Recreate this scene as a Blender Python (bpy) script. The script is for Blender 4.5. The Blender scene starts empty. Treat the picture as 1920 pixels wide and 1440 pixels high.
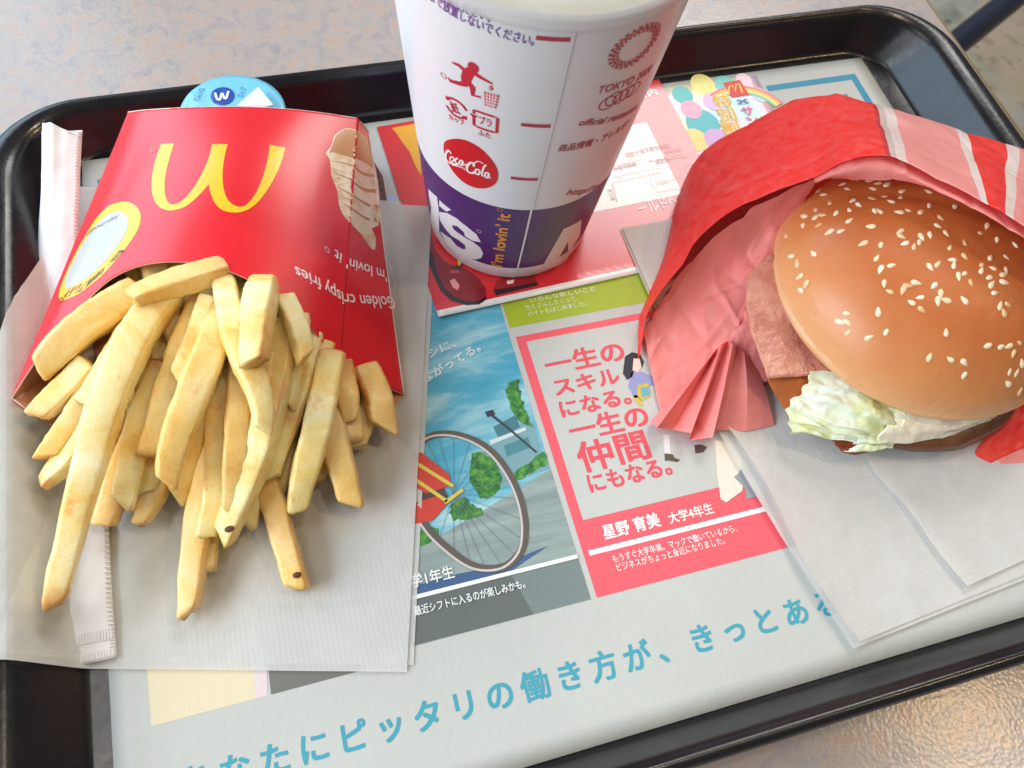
import bpy, bmesh, math, random
from mathutils import Vector, Matrix, noise as mnoise
from mathutils.geometry import tessellate_polygon
R = math.radians
random.seed(7)
scene = bpy.context.scene
col = scene.collection

# ------------------------------------------------------------------ camera, light, exposure
MM = 0.001
cam_d = bpy.data.cameras.new('camera')
cam = bpy.data.objects.new('camera', cam_d); col.objects.link(cam)
cam_d.sensor_width = 36.0; cam_d.sensor_fit = 'HORIZONTAL'
cam_d.angle = R(64.893)
cam_d.clip_start = 0.01; cam_d.clip_end = 50
cr, cu_, cf = (0.96091, -0.26228, 0.08865), (-0.19605, -0.87072, -0.45101), (0.19548, 0.41600, -0.88811)
cam.matrix_world = Matrix(((cr[0], -cu_[0], -cf[0], -0.05945), (cr[1], -cu_[1], -cf[1], -0.12652),
                           (cr[2], -cu_[2], -cf[2], 0.27410), (0, 0, 0, 1)))
cam_d.dof.use_dof = True; cam_d.dof.focus_distance = 0.29; cam_d.dof.aperture_fstop = 20.0
scene.camera = cam

world = bpy.data.worlds.new('World'); scene.world = world; world.use_nodes = True
bg = world.node_tree.nodes['Background']
bg.inputs[0].default_value = (1.0, 0.98, 0.94, 1); bg.inputs[1].default_value = 0.13

def area(name, loc, target, sx, sy, power, color, shape='RECTANGLE'):
    d = bpy.data.lights.new(name, 'AREA'); d.shape = shape; d.size = sx; d.size_y = sy
    d.energy = power; d.color = color
    o = bpy.data.objects.new(name, d); col.objects.link(o); o.location = loc
    o.rotation_euler = (Vector(target) - Vector(loc)).to_track_quat('-Z', 'Y').to_euler()
    return o
area('window_left', (-1.75, 1.65, 1.40), (0, 0, 0.03), 2.8, 1.9, 62, (0.60, 0.80, 1.0))
area('window_side', (-2.1, -0.25, 1.15), (0, 0, 0.03), 1.7, 1.3, 54, (0.86, 0.93, 1.0))
area('window_back', (1.2, 1.8, 1.98), (0.05, 0, 0), 1.15, 0.85, 29, (1.0, 0.99, 0.96))
area('ceiling_panel', (-1.0, 0.35, 2.45), (-1.0, 0.35, 0), 0.6, 0.6, 6, (1.0, 0.96, 0.90))
area('ceiling_lamp', (1.58, -0.36, 2.3), (0.1, -0.1, 0), 0.09, 0.09, 8, (1.0, 0.68, 0.34), 'DISK')
area('ceiling_lamp', (0.72, 0.22, 2.35), (0.1, 0, 0), 0.14, 0.14, 5, (1.0, 0.84, 0.62), 'DISK')

scene.view_settings.view_transform = 'Standard'; scene.view_settings.look = 'None'
scene.view_settings.gamma = 1; scene.view_settings.use_curve_mapping = False
scene.view_settings.exposure = 0.24
scene.cycles.max_bounces = 10
scene.cycles.transparent_max_bounces = 16

# ------------------------------------------------------------------ materials
def srgb(r, g, b):
    def f(c):
        c /= 255.0
        return c / 12.92 if c <= 0.04045 else ((c + 0.055) / 1.055) ** 2.4
    return (f(r), f(g), f(b), 1)

class Mat:
    def __init__(s, name):
        s.m = bpy.data.materials.new(name); s.m.use_nodes = True
        s.nt = s.m.node_tree; s.b = s.nt.nodes['Principled BSDF']; s.out = s.nt.nodes['Material Output']
    def n(s, t, **kw):
        nd = s.nt.nodes.new(t)
        for k, v in kw.items():
            if k in nd.inputs: nd.inputs[k].default_value = v
            else: setattr(nd, k, v)
        return nd
    def l(s, a, b): s.nt.links.new(a, b)
    def set(s, **kw):
        for k, v in kw.items(): s.b.inputs[k.replace('_', ' ')].default_value = v
        return s
    def coord(s, scale=1.0, kind='Object'):
        tc = s.n('ShaderNodeTexCoord'); mp = s.n('ShaderNodeMapping')
        if isinstance(scale, (int, float)): scale = (scale,) * 3
        mp.inputs['Scale'].default_value = scale; s.l(tc.outputs[kind], mp.inputs['Vector']); return mp.outputs[0]
    def noise(s, vec, scale, detail=4, rough=0.55, dist=0.0):
        nd = s.n('ShaderNodeTexNoise'); nd.inputs['Scale'].default_value = scale; nd.inputs['Detail'].default_value = detail
        nd.inputs['Roughness'].default_value = rough; nd.inputs['Distortion'].default_value = dist
        s.l(vec, nd.inputs['Vector']); return nd.outputs['Fac']
    def ramp(s, fac, stops, interp='LINEAR'):
        nd = s.n('ShaderNodeValToRGB'); r = nd.color_ramp; r.interpolation = interp
        while len(r.elements) < len(stops): r.elements.new(0.5)
        for e, (p, c) in zip(r.elements, stops): e.position = p; e.color = c if len(c) == 4 else (*c, 1)
        s.l(fac, nd.inputs[0]); return nd.outputs[0]
    def mix(s, fac, a, b, mode='MIX'):
        nd = s.n('ShaderNodeMix'); nd.data_type = 'RGBA'; nd.blend_type = mode
        for inp, v in ((nd.inputs[0], fac), (nd.inputs[6], a), (nd.inputs[7], b)):
            if hasattr(v, 'default_value'): s.l(v, inp)
            else: inp.default_value = v
        return nd.outputs[2]
    def bump(s, h, strength, dist=0.001, normal=None):
        nd = s.n('ShaderNodeBump'); nd.inputs['Strength'].default_value = strength; nd.inputs['Distance'].default_value = dist
        s.l(h, nd.inputs['Height'])
        if normal: s.l(normal, nd.inputs['Normal'])
        return nd.outputs[0]
    def color(s, c): s.l(c, s.b.inputs['Base Color']); return s
    def normal(s, c): s.l(c, s.b.inputs['Normal']); return s

_inks = {}
def ink_mat(rgb, rough=0.55, coat=0.0, var=0.035):
    """flat printing ink with faint paper-grain unevenness"""
    key = (rgb, rough, coat)
    if key in _inks: return _inks[key]
    m = Mat('print_%02x%02x%02x' % rgb).set(Roughness=rough, Coat_Weight=coat, Coat_Roughness=0.16)
    c = srgb(*rgb); v = m.coord(1.0)
    n = m.noise(v, 900, 3)
    d = tuple(x * (1 - var) for x in c[:3]) + (1,); e = tuple(min(1, x * (1 + var * 0.6)) for x in c[:3]) + (1,)
    m.color(m.ramp(n, [(0.3, d), (0.7, e)]))
    _inks[key] = m.m
    return m.m

def simple(name, rgb, rough=0.5, bump=0.0, bscale=600, var=0.08, vscale=60, **kw):
    m = Mat(name).set(Roughness=rough, **kw)
    c = srgb(*rgb); v = m.coord(1.0)
    m.color(m.ramp(m.noise(v, vscale, 5), [(0.25, tuple(x * (1 - var) for x in c[:3])), (0.75, tuple(min(1, x * (1 + var)) for x in c[:3]))]))
    if bump: m.normal(m.bump(m.noise(v, bscale, 4), bump))
    return m

# ------------------------------------------------------------------ mesh helpers (all geometry is given in millimetres)
def mk(name, verts, faces, mat=None, parent=None, smooth=False, mats=None, fmat=None, uvs=None, closed=False):
    me = bpy.data.meshes.new(name); me.from_pydata([(x * MM, y * MM, z * MM) for x, y, z in verts], [], faces)
    for mm in (mats or [mat]):
        me.materials.append(mm.m if isinstance(mm, Mat) else mm)
    if fmat: me.polygons.foreach_set('material_index', fmat)
    if uvs:
        ul = me.uv_layers.new(name='UVMap')
        for lp in me.loops: ul.data[lp.index].uv = uvs[lp.vertex_index]
    if smooth: me.polygons.foreach_set('use_smooth', [True] * len(me.polygons))
    me.update()
    if closed:
        bm = bmesh.new(); bm.from_mesh(me); bmesh.ops.recalc_face_normals(bm, faces=bm.faces[:]); bm.to_mesh(me); bm.free()
    o = bpy.data.objects.new(name, me); col.objects.link(o)
    if parent: o.parent = parent
    return o
def tag(o, label, cat, group=None):
    o['label'] = label; o['category'] = cat
    if group: o['group'] = group
    return o
def thing(name, label, cat, loc=(0, 0, 0), group=None):
    o = bpy.data.objects.new(name, None); o.empty_display_size = 0.01; col.objects.link(o)
    return tag(o, label, cat, group)
def struct(o): o['kind'] = 'structure'; return o

def catmull(pts, n):
    """n+1 samples along a Catmull-Rom spline through pts"""
    out = []; k = len(pts) - 1
    for i in range(n + 1):
        t = i / n * k; j = min(int(t), k - 1); f = t - j
        p = [pts[max(0, min(k, j + d))] for d in (-1, 0, 1, 2)]
        q = []
        for a, b, c, d in zip(*p):
            q.append(0.5 * (2 * b + (c - a) * f + (2 * a - 5 * b + 4 * c - d) * f * f + (3 * b - a - 3 * c + d) * f ** 3))
        out.append(tuple(q))
    return out
def closed_smooth(pts, n):
    k = len(pts); ext = pts[-2:] + pts + pts[:3]
    s = catmull(ext, (len(ext) - 1) * n)
    return s[2 * n:2 * n + k * n]
def corner_smooth(pts, corners, n):
    """closed outline: smooth runs between the listed corner indices"""
    cs = sorted(corners); k = len(pts); out = []
    for a, b in zip(cs, cs[1:] + [cs[0] + k]):
        run = [pts[i % k] for i in range(a, b + 1)]; out += catmull(run, n * (len(run) - 1))[:-1]
    return out
def grid_faces(nu, nv, wrap=False, off=0):
    f = []
    for j in range(nv - 1):
        for i in range(nu if wrap else nu - 1):
            a = j * nu + i; b = j * nu + (i + 1) % nu
            f.append((off + a, off + b, off + b + nu, off + a + nu))
    return f
def sheet(name, grid, mat, parent=None, thick=0.0, smooth=True, uv=True, mats=None):
    """grid: rows of 3-D points (mm); optional thickness downwards along the normal"""
    nv = len(grid); nu = len(grid[0]); V = [p for r in grid for p in r]
    uvs = [(i / (nu - 1), j / (nv - 1)) for j in range(nv) for i in range(nu)] if uv else None
    o = mk(name, V, grid_faces(nu, nv), mat, parent, smooth, uvs=uvs, mats=mats)
    if thick:
        md = o.modifiers.new('thickness', 'SOLIDIFY'); md.thickness = thick * MM; md.offset = -1
    return o
def loft_rows(rows, nu, nv):
    """rows of control points -> smooth grid"""
    r2 = [catmull(r, nu) for r in rows]
    cols = [catmull([r[i] for r in r2], nv) for i in range(nu + 1)]
    return [[cols[i][j] for i in range(nu + 1)] for j in range(nv + 1)]
def tube_rings(name, rings, mat, parent=None, smooth=True, cap=True, mats=None, fmat=None):
    n = len(rings[0]); V = [p for r in rings for p in r]; F = grid_faces(n, len(rings), True)
    if cap: F.append(tuple(range(n - 1, -1, -1))); F.append(tuple(len(V) - n + i for i in range(n)))
    return mk(name, V, F, mat, parent, smooth, mats=mats, fmat=fmat, closed=True)
def lathe(name, prof, cx, cy, mat, parent=None, n=96, smooth=True, mats=None, pm=None):
    V = []; F = []; fm = []
    for r, z in prof:
        for i in range(n):
            a = 2 * math.pi * i / n; V.append((cx + r * math.cos(a), cy + r * math.sin(a), z))
    for j in range(len(prof) - 1):
        for i in range(n):
            a = j * n + i; b = j * n + (i + 1) % n; F.append((a, b, b + n, a + n)); fm.append(pm[j] if pm else 0)
    return mk(name, V, F, mat, parent, smooth, mats=mats, fmat=fm if pm else None, closed=True)
def fbm(x, y, z, s, o=3):
    return mnoise.fractal(Vector((x, y, z)) * s, 1.0, 2.0, o)

# ---- printing: 2-D outlines laid on a surface function surf(a, b, lift) -> (x, y, z)
def refine(bm, maxlen):
    for _ in range(7):
        es = [e for e in bm.edges if e.calc_length() > maxlen]
        if not es: break
        bmesh.ops.subdivide_edges(bm, edges=es, cuts=1)
        bmesh.ops.triangulate(bm, faces=[f for f in bm.faces if len(f.verts) > 3])
def ink(name, loops, mat, parent, surf, lift=0.1, maxlen=None):
    bm = bmesh.new()
    for lp in loops:
        lp = [p for i, p in enumerate(lp) if i == 0 or (abs(p[0] - lp[i - 1][0]) + abs(p[1] - lp[i - 1][1]) > 1e-4)]
        vs = [bm.verts.new((p[0], p[1], 0)) for p in lp]
        for t in tessellate_polygon([[Vector((p[0], p[1], 0)) for p in lp]]):
            f = bm.faces.new([vs[i] for i in t]); f.normal_update()
            if f.normal.z < 0: f.normal_flip()
    return _ink_finish(name, bm, mat, parent, surf, lift, maxlen)
def _ink_finish(name, bm, mat, parent, surf, lift, maxlen):
    if maxlen: refine(bm, maxlen)
    for v in bm.verts: v.co = Vector(surf(v.co.x, v.co.y, lift + v.co.z)) * MM
    me = bpy.data.meshes.new(name); bm.to_mesh(me); bm.free()
    me.materials.append(mat.m if isinstance(mat, Mat) else mat)
    o = bpy.data.objects.new(name, me); col.objects.link(o)
    if parent: o.parent = parent
    return o
def ribbon(path, w, closed=False):
    L = []; Rr = []; n = len(path)
    for i, p in enumerate(path):
        a = path[i - 1] if (i > 0 or closed) else p; b = path[(i + 1) % n] if (i < n - 1 or closed) else p
        dx, dy = b[0] - a[0], b[1] - a[1]; l = math.hypot(dx, dy) or 1
        ww = w[i] if isinstance(w, (list, tuple)) else w
        L.append((p[0] - dy / l * ww / 2, p[1] + dx / l * ww / 2)); Rr.append((p[0] + dy / l * ww / 2, p[1] - dx / l * ww / 2))
    idx = range(n if closed else n - 1)
    return [[L[i], Rr[i], Rr[(i + 1) % n], L[(i + 1) % n]] for i in idx]
def ellipse(cx, cy, rx, ry, n=40, rot=0.0):
    c, s = math.cos(R(rot)), math.sin(R(rot)); o = []
    for i in range(n):
        a = 2 * math.pi * i / n; x, y = rx * math.cos(a), ry * math.sin(a); o.append((cx + x * c - y * s, cy + x * s + y * c))
    return o
_dg = None
def text_bm(s, bold=0.0, shear=0.0, space=1.0):
    cu = bpy.data.curves.new('lettering', 'FONT'); cu.body = s; cu.shear = shear; cu.space_character = space
    cu.resolution_u = 4
    o = bpy.data.objects.new('lettering', cu); col.objects.link(o)
    dg = bpy.context.evaluated_depsgraph_get(); dg.update()
    me = bpy.data.meshes.new_from_object(o.evaluated_get(dg))
    bm = bmesh.new(); k = bold * 0.9
    for i, (ox, oy) in enumerate([(0, 0)] if bold < 0.011 else [(-k, -k), (k, k), (k, -k), (-k, k)]):
        # heavier strokes: the outline again, moved a hair and a hair higher
        nv = len(bm.verts); bm.from_mesh(me); bm.verts.ensure_lookup_table()
        for v in bm.verts[nv:]: v.co.x += ox; v.co.y += oy; v.co.z = i * 0.004
    bpy.data.objects.remove(o); bpy.data.curves.remove(cu); bpy.data.meshes.remove(me)
    return bm
def write(name, s, p0, p1, mat, parent, surf, lift=0.15, h=None, bold=0.02, shear=0.0, maxlen=None, space=1.0, up=None):
    """one line of lettering whose ink runs from p0 to p1 along the baseline; h = em height"""
    bm = text_bm(s, bold, shear, space)
    xs = [v.co.x for v in bm.verts]; x0, x1 = min(xs), max(xs); w = x1 - x0
    dx, dy = p1[0] - p0[0], p1[1] - p0[1]; L = math.hypot(dx, dy); dx, dy = dx / L, dy / L
    kx = L / w; ky = h if h else kx
    ux, uy = up if up else (-dy, dx)
    for v in bm.verts:
        a, b = (v.co.x - x0) * kx, v.co.y * ky
        v.co = (p0[0] + a * dx + b * ux, p0[1] + a * dy + b * uy, v.co.z)
    bmesh.ops.triangulate(bm, faces=bm.faces[:])
    return _ink_finish(name, bm, mat, parent, surf, lift, maxlen)

# ------------------------------------------------------------------ setting: room floor, table
def noise_floor():
    m = Mat('stone_floor').set(Roughness=0.55)
    v = m.coord(1.0)
    base = m.ramp(m.noise(v, 9, 6, 0.65, 0.6), [(0.30, srgb(120, 118, 104)), (0.45, srgb(152, 150, 136)), (0.6, srgb(168, 164, 150)), (0.75, srgb(140, 142, 130))])
    spots = m.ramp(m.noise(v, 38, 3, 0.5), [(0.60, (0, 0, 0)), (0.66, (1, 1, 1))])
    base = m.mix(spots, base, srgb(112, 108, 96))
    vo = m.n('ShaderNodeTexVoronoi'); vo.inputs['Scale'].default_value = 3.1; m.l(v, vo.inputs['Vector'])
    tan = m.ramp(vo.outputs['Color'], [(0.55, (0, 0, 0)), (0.7, (1, 1, 1))])
    base = m.mix(tan, base, srgb(176, 152, 122))
    m.color(base); m.normal(m.bump(m.noise(v, 120, 4), 0.2)); return m
struct(mk('floor', [(-2500, -2500, -720), (3500, -2500, -720), (3500, 4000, -720), (-2500, 4000, -720)], [(0, 1, 2, 3)], noise_floor()))

def laminate():
    m = Mat('mottled_laminate').set(Roughness=0.20, Specular_IOR_Level=0.36)
    v = m.coord(1.0)
    c = m.ramp(m.noise(v, 85, 9, 0.74, 0.8), [(0.30, srgb(146, 136, 142)), (0.42, srgb(160, 150, 150)), (0.50, srgb(170, 160, 154)), (0.58, srgb(178, 154, 144)), (0.70, srgb(164, 150, 136))])
    n2 = m.noise(v, 120, 8, 0.75, 1.0)
    c = m.mix(m.ramp(n2, [(0.48, (0, 0, 0)), (0.64, (0.6, 0.6, 0.6))]), c, srgb(156, 154, 150))
    c = m.mix(m.ramp(m.noise(v, 230, 7, 0.75, 1.6), [(0.56, (0, 0, 0)), (0.68, (0.5, 0.5, 0.5))]), c, srgb(184, 172, 158))
    c = m.mix(m.ramp(m.noise(v, 190, 6, 0.8, 1.5), [(0.30, (0.4, 0.4, 0.4)), (0.42, (0, 0, 0))]), c, srgb(150, 128, 126))
    veins = m.ramp(m.noise(v, 90, 7, 0.8, 2.0), [(0.494, (0, 0, 0)), (0.5, (0.35, 0.35, 0.35)), (0.506, (0, 0, 0))])
    c = m.mix(veins, c, srgb(150, 120, 98))
    m.color(c)
    vo = m.n('ShaderNodeTexVoronoi'); vo.inputs['Scale'].default_value = 700; m.l(v, vo.inputs['Vector'])
    m.normal(m.bump(m.noise(v, 1000, 3), 0.06, 0.0006, m.bump(vo.outputs['Distance'], 0.05, 0.0009)))
    return m
table = thing('table', 'cafe table with mottled pink and grey laminate top under the tray', 'table')
TX1 = 284.5
def box_mesh(x0, x1, y0, y1, z0, z1): 
    return [(x0, y0, z0), (x1, y0, z0), (x1, y1, z0), (x0, y1, z0), (x0, y0, z1), (x1, y0, z1), (x1, y1, z1), (x0, y1, z1)], \
           [(0, 3, 2, 1), (4, 5, 6, 7), (0, 1, 5, 4), (1, 2, 6, 5), (2, 3, 7, 6), (3, 0, 4, 7)]
V, F = box_mesh(-520, TX1 - 2.2, -330, 620, -26, 0); mk('table_top', V, F, laminate(), table)
V, F = box_mesh(TX1 - 2.2, TX1, -330, 620, -26, -0.6)
eb = mk('edge_band', V, F, simple('brown_edge', (126, 104, 66), 0.4, var=0.2), table)
V, F = box_mesh(-160, -110, 120, 170, -720, -26); mk('leg', V, F, simple('leg_metal', (40, 42, 46), 0.4), table)

def pipe(name, path, r, mat, parent, n=20):
    rings = []
    for i, p in enumerate(path):
        t = (Vector(path[min(i + 1, len(path) - 1)]) - Vector(path[max(i - 1, 0)])).normalized()
        a = t.orthogonal().normalized() if abs(t.z) > 0.95 else t.cross(Vector((0, 0, 1))).normalized(); b = t.cross(a)
        rings.append([tuple(Vector(p) + a * math.cos(2 * math.pi * k / n) * r + b * math.sin(2 * math.pi * k / n) * r) for k in range(n)])
    return tube_rings(name, rings, mat, parent)
chair = thing('chair', 'dark blue metal chair tube past the table edge above the stone floor', 'chair')
cm = simple('chair_paint', (30, 38, 58), 0.32, var=0.1)
ca, cb = (680.25,462.12,-330.0), (815.85,533.03,-330.0)
dv = Vector(cb) - Vector(ca)
pa = Vector(ca) - dv * 0.4; pb = Vector(ca) + dv * 5.5
pipe('rail', [tuple(pa), tuple(Vector(ca)), tuple(Vector(cb)), tuple(pb)], 15, cm, chair)
pipe('leg', [tuple(pb), (pb.x + 20, pb.y + 10, -480), (pb.x + 25, pb.y + 12, -719)], 13, cm, chair)

# ------------------------------------------------------------------ tray
TCX, TCY = 39.0, 8.5
def rrect(hw, hh, r, z, n=14):
    pts = []
    for cx, cy, a0 in ((hw - r, hh - r, 0), (-hw + r, hh - r, 90), (-hw + r, -hh + r, 180), (hw - r, -hh + r, 270)):
        for i in range(n + 1):
            a = R(a0 + 90 * i / n); pts.append((TCX + cx + r * math.cos(a), TCY + cy + r * math.sin(a), z))
    return pts
def tray_mat():
    m = Mat('black_tray_plastic').set(Roughness=0.24, Specular_IOR_Level=0.5)
    v = m.coord(1.0)
    m.color(m.ramp(m.noise(v, 12, 4), [(0.3, srgb(20, 19, 22)), (0.7, srgb(30, 28, 31))]))
    rr = m.ramp(m.noise(v, 40, 6, 0.7), [(0.3, (0.17,) * 3), (0.7, (0.34,) * 3)]); m.l(rr, m.b.inputs['Roughness'])
    sc = m.noise(m.coord((40, 900, 200)), 1, 4)
    m.normal(m.bump(m.noise(v, 380, 3), 0.10, 0.0006, m.bump(sc, 0.05, 0.0004))); return m
tm = tray_mat()
tray = thing('tray', 'black glossy plastic serving tray with raised rounded rim on the table', 'tray')
loops = [rrect(192, 135.5, 20, 3.0), rrect(193.2, 136.6, 21, 3.5), rrect(194.2, 137.4, 22, 4.6), rrect(205.5, 142.2, 30, 18.2), rrect(206.8, 143.0, 31, 19.6),
         rrect(208.4, 144.2, 32, 20.4)]
tube_rings('side_wall', loops, tm, tray, cap=False)
V = rrect(192, 135.5, 20, 3.0); mk('tray_floor', V, [tuple(range(len(V)))], tm, tray)
loops = [rrect(208.4, 144.2, 32, 20.4), rrect(210.5, 145, 33, 21.2), rrect(213, 145.8, 34, 21.6), rrect(216, 147, 36, 21.4), rrect(217.5, 148.2, 37, 20.4), rrect(218, 148.8, 38, 18.8), rrect(217.4, 148.4, 38, 17.6),
         rrect(215, 146.5, 36, 17.2), rrect(208, 144.6, 32, 16.8), rrect(197, 140, 24, 2.2), rrect(194, 138, 22, 0.4), rrect(150, 100, 20, 0.4)]
tube_rings('rim', loops, tm, tray, cap=False)
def tray_h(x, y):
    """top of the tray surface under (x, y)"""
    dx = abs(x - TCX) - 193; dy = abs(y - TCY) - 136
    d = max(dx / 12.0, dy / 5.5)
    if d <= 0: return 3.2
    if d < 1: return 3.2 + d * 16.5
    if dx < 24: return 21.4
    return 21.4 - (dx - 24) * 1.6

# ------------------------------------------------------------------ placemat
def flat(z): return lambda a, b, l: (a, b, z + l)
def paper_mat(name, rgb, rough=0.6, bump=0.12, bscale=500, coat=0.0):
    m = simple(name, rgb, rough, bump, bscale, var=0.03, vscale=30); m.set(Coat_Weight=coat, Coat_Roughness=0.2); return m
pm = paper_mat('placemat_paper', (192, 193, 187))
placemat = thing('placemat', 'white printed paper placemat with teal Japanese slogan lining the tray', 'placemat')
MZ = 3.6
matsurf = flat(MZ)
g = []
for j in range(41):
    row = []
    for i in range(57):
        x = -147.5 + 368.5 * i / 56; y = -127.2 + 266.6 * j / 40
        row.append((x, y, MZ))
    g.append(row)
mo = sheet('paper_sheet', g, pm, placemat, thick=0.12)
def mi(name, loops, rgb, lift=0.06, **k): return ink(name, loops, ink_mat(rgb), placemat, matsurf, lift, **k)
def mt(s, p0, p1, rgb, h=None, lift=0.3, bold=0.02, **k): return write('lettering', s, p0, p1, ink_mat(rgb), placemat, matsurf, lift, h, bold, **k)
TEAL = (62, 158, 176); RED = (236, 92, 104); GREEN = (164, 182, 40); WHITE = (238, 238, 234)
# the large slogan, one line of evenly set characters
slog = 'あなたにピッタリの働き方が、きっとある。'
x_no = (-32.7,-109.62)[0]; pitch = ((71.96,-108.61)[0] - x_no) / 9.0; ybase = -108.9
for i, ch in enumerate(slog):
    cx = x_no + (i - 8) * pitch
    bm = text_bm(ch, 0.022)
    k = 9.6
    ym = 0
    for v in bm.verts: v.co = (cx + (v.co.x - 0.5) * k, ybase + v.co.y * k * 1.02, v.co.z)
    _ink_finish('slogan_letter', bm, ink_mat(TEAL), placemat, matsurf, 0.1, None)
# small frame with a caption at the top right, and a teal corner on the left
a, b, c = [(163.17,129.29),(212.4,128.92),(212.38,104.26)]
mi('frame_line', [[(a[0], a[1]), (b[0], a[1]), (b[0], a[1] - 3.6), (a[0], a[1] - 3.6)]], (40, 138, 168))
mi('frame_line', [[(b[0] - 3.6, a[1] - 3.6), (b[0], a[1] - 3.6), (b[0], a[1] - 60), (b[0] - 3.6, a[1] - 60)]], (40, 138, 168))
p = [(180.17,113.49),(202.97,113.03)]
mt('ワークスタイル', (p[0][0] - 6, p[0][1]), (p[1][0], p[0][1]), (60, 110, 130), h=4.6)
p = (-140.78,128.33); mi('frame_line', [[(p[0] - 1, p[1]), (p[0] + 60, p[1]), (p[0] + 60, p[1] - 4), (p[0] - 1, p[1] - 4)]], (40, 138, 168))
# green panel
p = [(5.72,24.13),(62.34,24.71)]
gx, gy = p[0]
mi('green_panel', [[(gx, gy), (gx + 92, gy), (gx + 92, gy + 42), (gx, gy + 42)]], GREEN)
for s, q in (('いろんな新しいこと', [(16.99,33.83),(44.73,34.21)]), ('たくさんしたくって、', [(14.36,30.81),(36.39,31.01)]), ('バイトもはじめました。', [(14.38,27.77),(38.95,27.62)])):
    mt(s, q[0], (q[1][0], q[0][1]), (238, 240, 214), h=2.6, lift=0.12, bold=0.01)
# red panel
rx0, ry0 = (7.88,-83.94); rx0 = (rx0 + (5.8,19.67)[0]) / 2
rx1 = (78.68,-83.95)[0] + 30; ry1 = (5.8,19.67)[1]
mi('red_panel', [[(rx0, ry0), (rx1, ry0), (rx1, ry1), (rx0, ry1)]], RED)
wx0, wy0 = (11.28,-57.13); wy1 = (9.51,16.66)[1]; wx0 = (wx0 + (9.51,16.66)[0]) / 2
mi('white_panel', [[(wx0, wy0), (rx1 - 5, wy0), (rx1 - 5, wy1), (wx0, wy1)]], (195, 196, 190), 0.14)
ly = (42.85,-68.81)[1]
mi('rule', [[(rx0 + 2, ly - 0.9), (rx1, ly - 0.9), (rx1, ly + 0.9), (rx0 + 2, ly + 0.9)]], WHITE, 0.14)
for s, q, hh in (('一生の', [(14.52,1.17),(46.78,0.43)], 9.6), ('スキル', [(15.12,-8.25),(41.39,-8.85)], 8.0), ('になる。', [(14.72,-17.23),(42.73,-18.2)], 8.0),
              ('一生の', [(15.57,-26.7),(46.61,-28.6)], 9.6), ('仲間', [(15.39,-39.08),(42.76,-40.44)], 12.6), ('にもなる。', [(16.14,-47.58),(48.13,-48.76)], 8.0)):
    ym = (q[0][1] + q[1][1]) / 2
    mt(s, (q[0][0], ym + 0.4), (q[1][0], ym + 0.4), (226, 78, 92), h=hh, lift=0.22, bold=0.028)
for s, q, hh, bb in (('星野 育美', [(15.75,-65.31),(37.06,-65.2)], 5.6, 0.03), ('大学4年生', [(40.44,-65.43),(57.56,-65.55)], 4.4, 0.025),
                 ('もうすぐ大学卒業。マックで働いているから、', [(16.17,-73.51),(63.14,-74.37)], 3.0, 0.012), ('ビジネスがちょっと身近になりました。', [(16.61,-76.84),(57.17,-77.27)], 3.0, 0.012)):
    ym = (q[0][1] + q[1][1]) / 2
    mt(s, (q[0][0], ym), (q[1][0], ym), (246, 232, 228), h=hh, lift=0.22, bold=bb)
# drawn figures on the red panel (plain shapes)
LF = 0.30
mi('drawing', [[(46.42,1.97),(49.74,3.18),(52.55,1.59),(53.09,-1.93),(51.31,-4.43),(50.86,-1.92),(48.43,-3.78),(46.37,-7.14),(43.87,-8.0),(43.15,-4.99)]], (34, 34, 48), LF)
mi('drawing', [[(49.42,0.33),(51.7,-0.17),(51.26,-3.94),(49.04,-5.83),(47.29,-4.49)]], (238, 208, 192), LF + 0.06)
mi('drawing', [[(46.58,-5.28),(50.43,-5.67),(56.15,-10.75),(54.79,-13.28),(51.06,-11.97),(48.75,-16.58),(44.16,-16.0),(43.38,-10.7)]], (150, 152, 198), LF)
mi('drawing', [[(47.19,-11.09),(51.58,-11.14),(50.53,-16.52),(46.53,-17.92),(45.41,-14.89)]], (206, 186, 64), LF + 0.08)
mi('drawing', [[(47.82,-12.41),(51.03,-12.66),(50.2,-16.21),(47.06,-16.42)]], (104, 172, 196), LF + 0.14)
mi('drawing', [[(43.65,-14.96),(45.41,-14.89),(46.33,-19.71),(44.9,-20.07)]], (206, 186, 64), LF)
mi('drawing', [[(47.56,-40.05),(50.55,-41.19),(50.49,-42.47),(52.35,-43.77),(51.07,-44.33),(47.78,-42.91),(46.73,-42.88)]], (88, 74, 60), LF)
mi('drawing', [[(59.81,-39.43),(62.27,-39.78),(64.26,-41.35),(61.88,-42.98),(58.96,-42.73)]], (88, 70, 66), LF)
mi('drawing', [[(49.77,-32.9),(52.15,-33.45),(49.91,-40.6),(47.56,-40.05)]], (226, 220, 220), LF - 0.04)
mi('drawing', [[(68.02,-39.58),(74.43,-41.07),(75.5,-53.12),(70.67,-60.45),(63.14,-63.21),(61.68,-61.62),(63.3,-54.48)]], (232, 224, 208), LF - 0.04)
mi('drawing', [[(69.64,-54.72),(71.69,-53.93),(73.69,-52.26),(77.19,-52.22),(80.46,-61.75),(76.09,-63.84),(70.95,-63.85),(71.94,-59.5)]], (150, 152, 158), LF)
mi('drawing', [[(78.55,-59.18),(78.73,-68.63),(80.22,-79.16),(84.93,-85.1),(78.6,-84.13),(79.2,-78.11),(78.41,-72.24),(75.85,-68.34)]], (44, 44, 50), LF)
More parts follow.
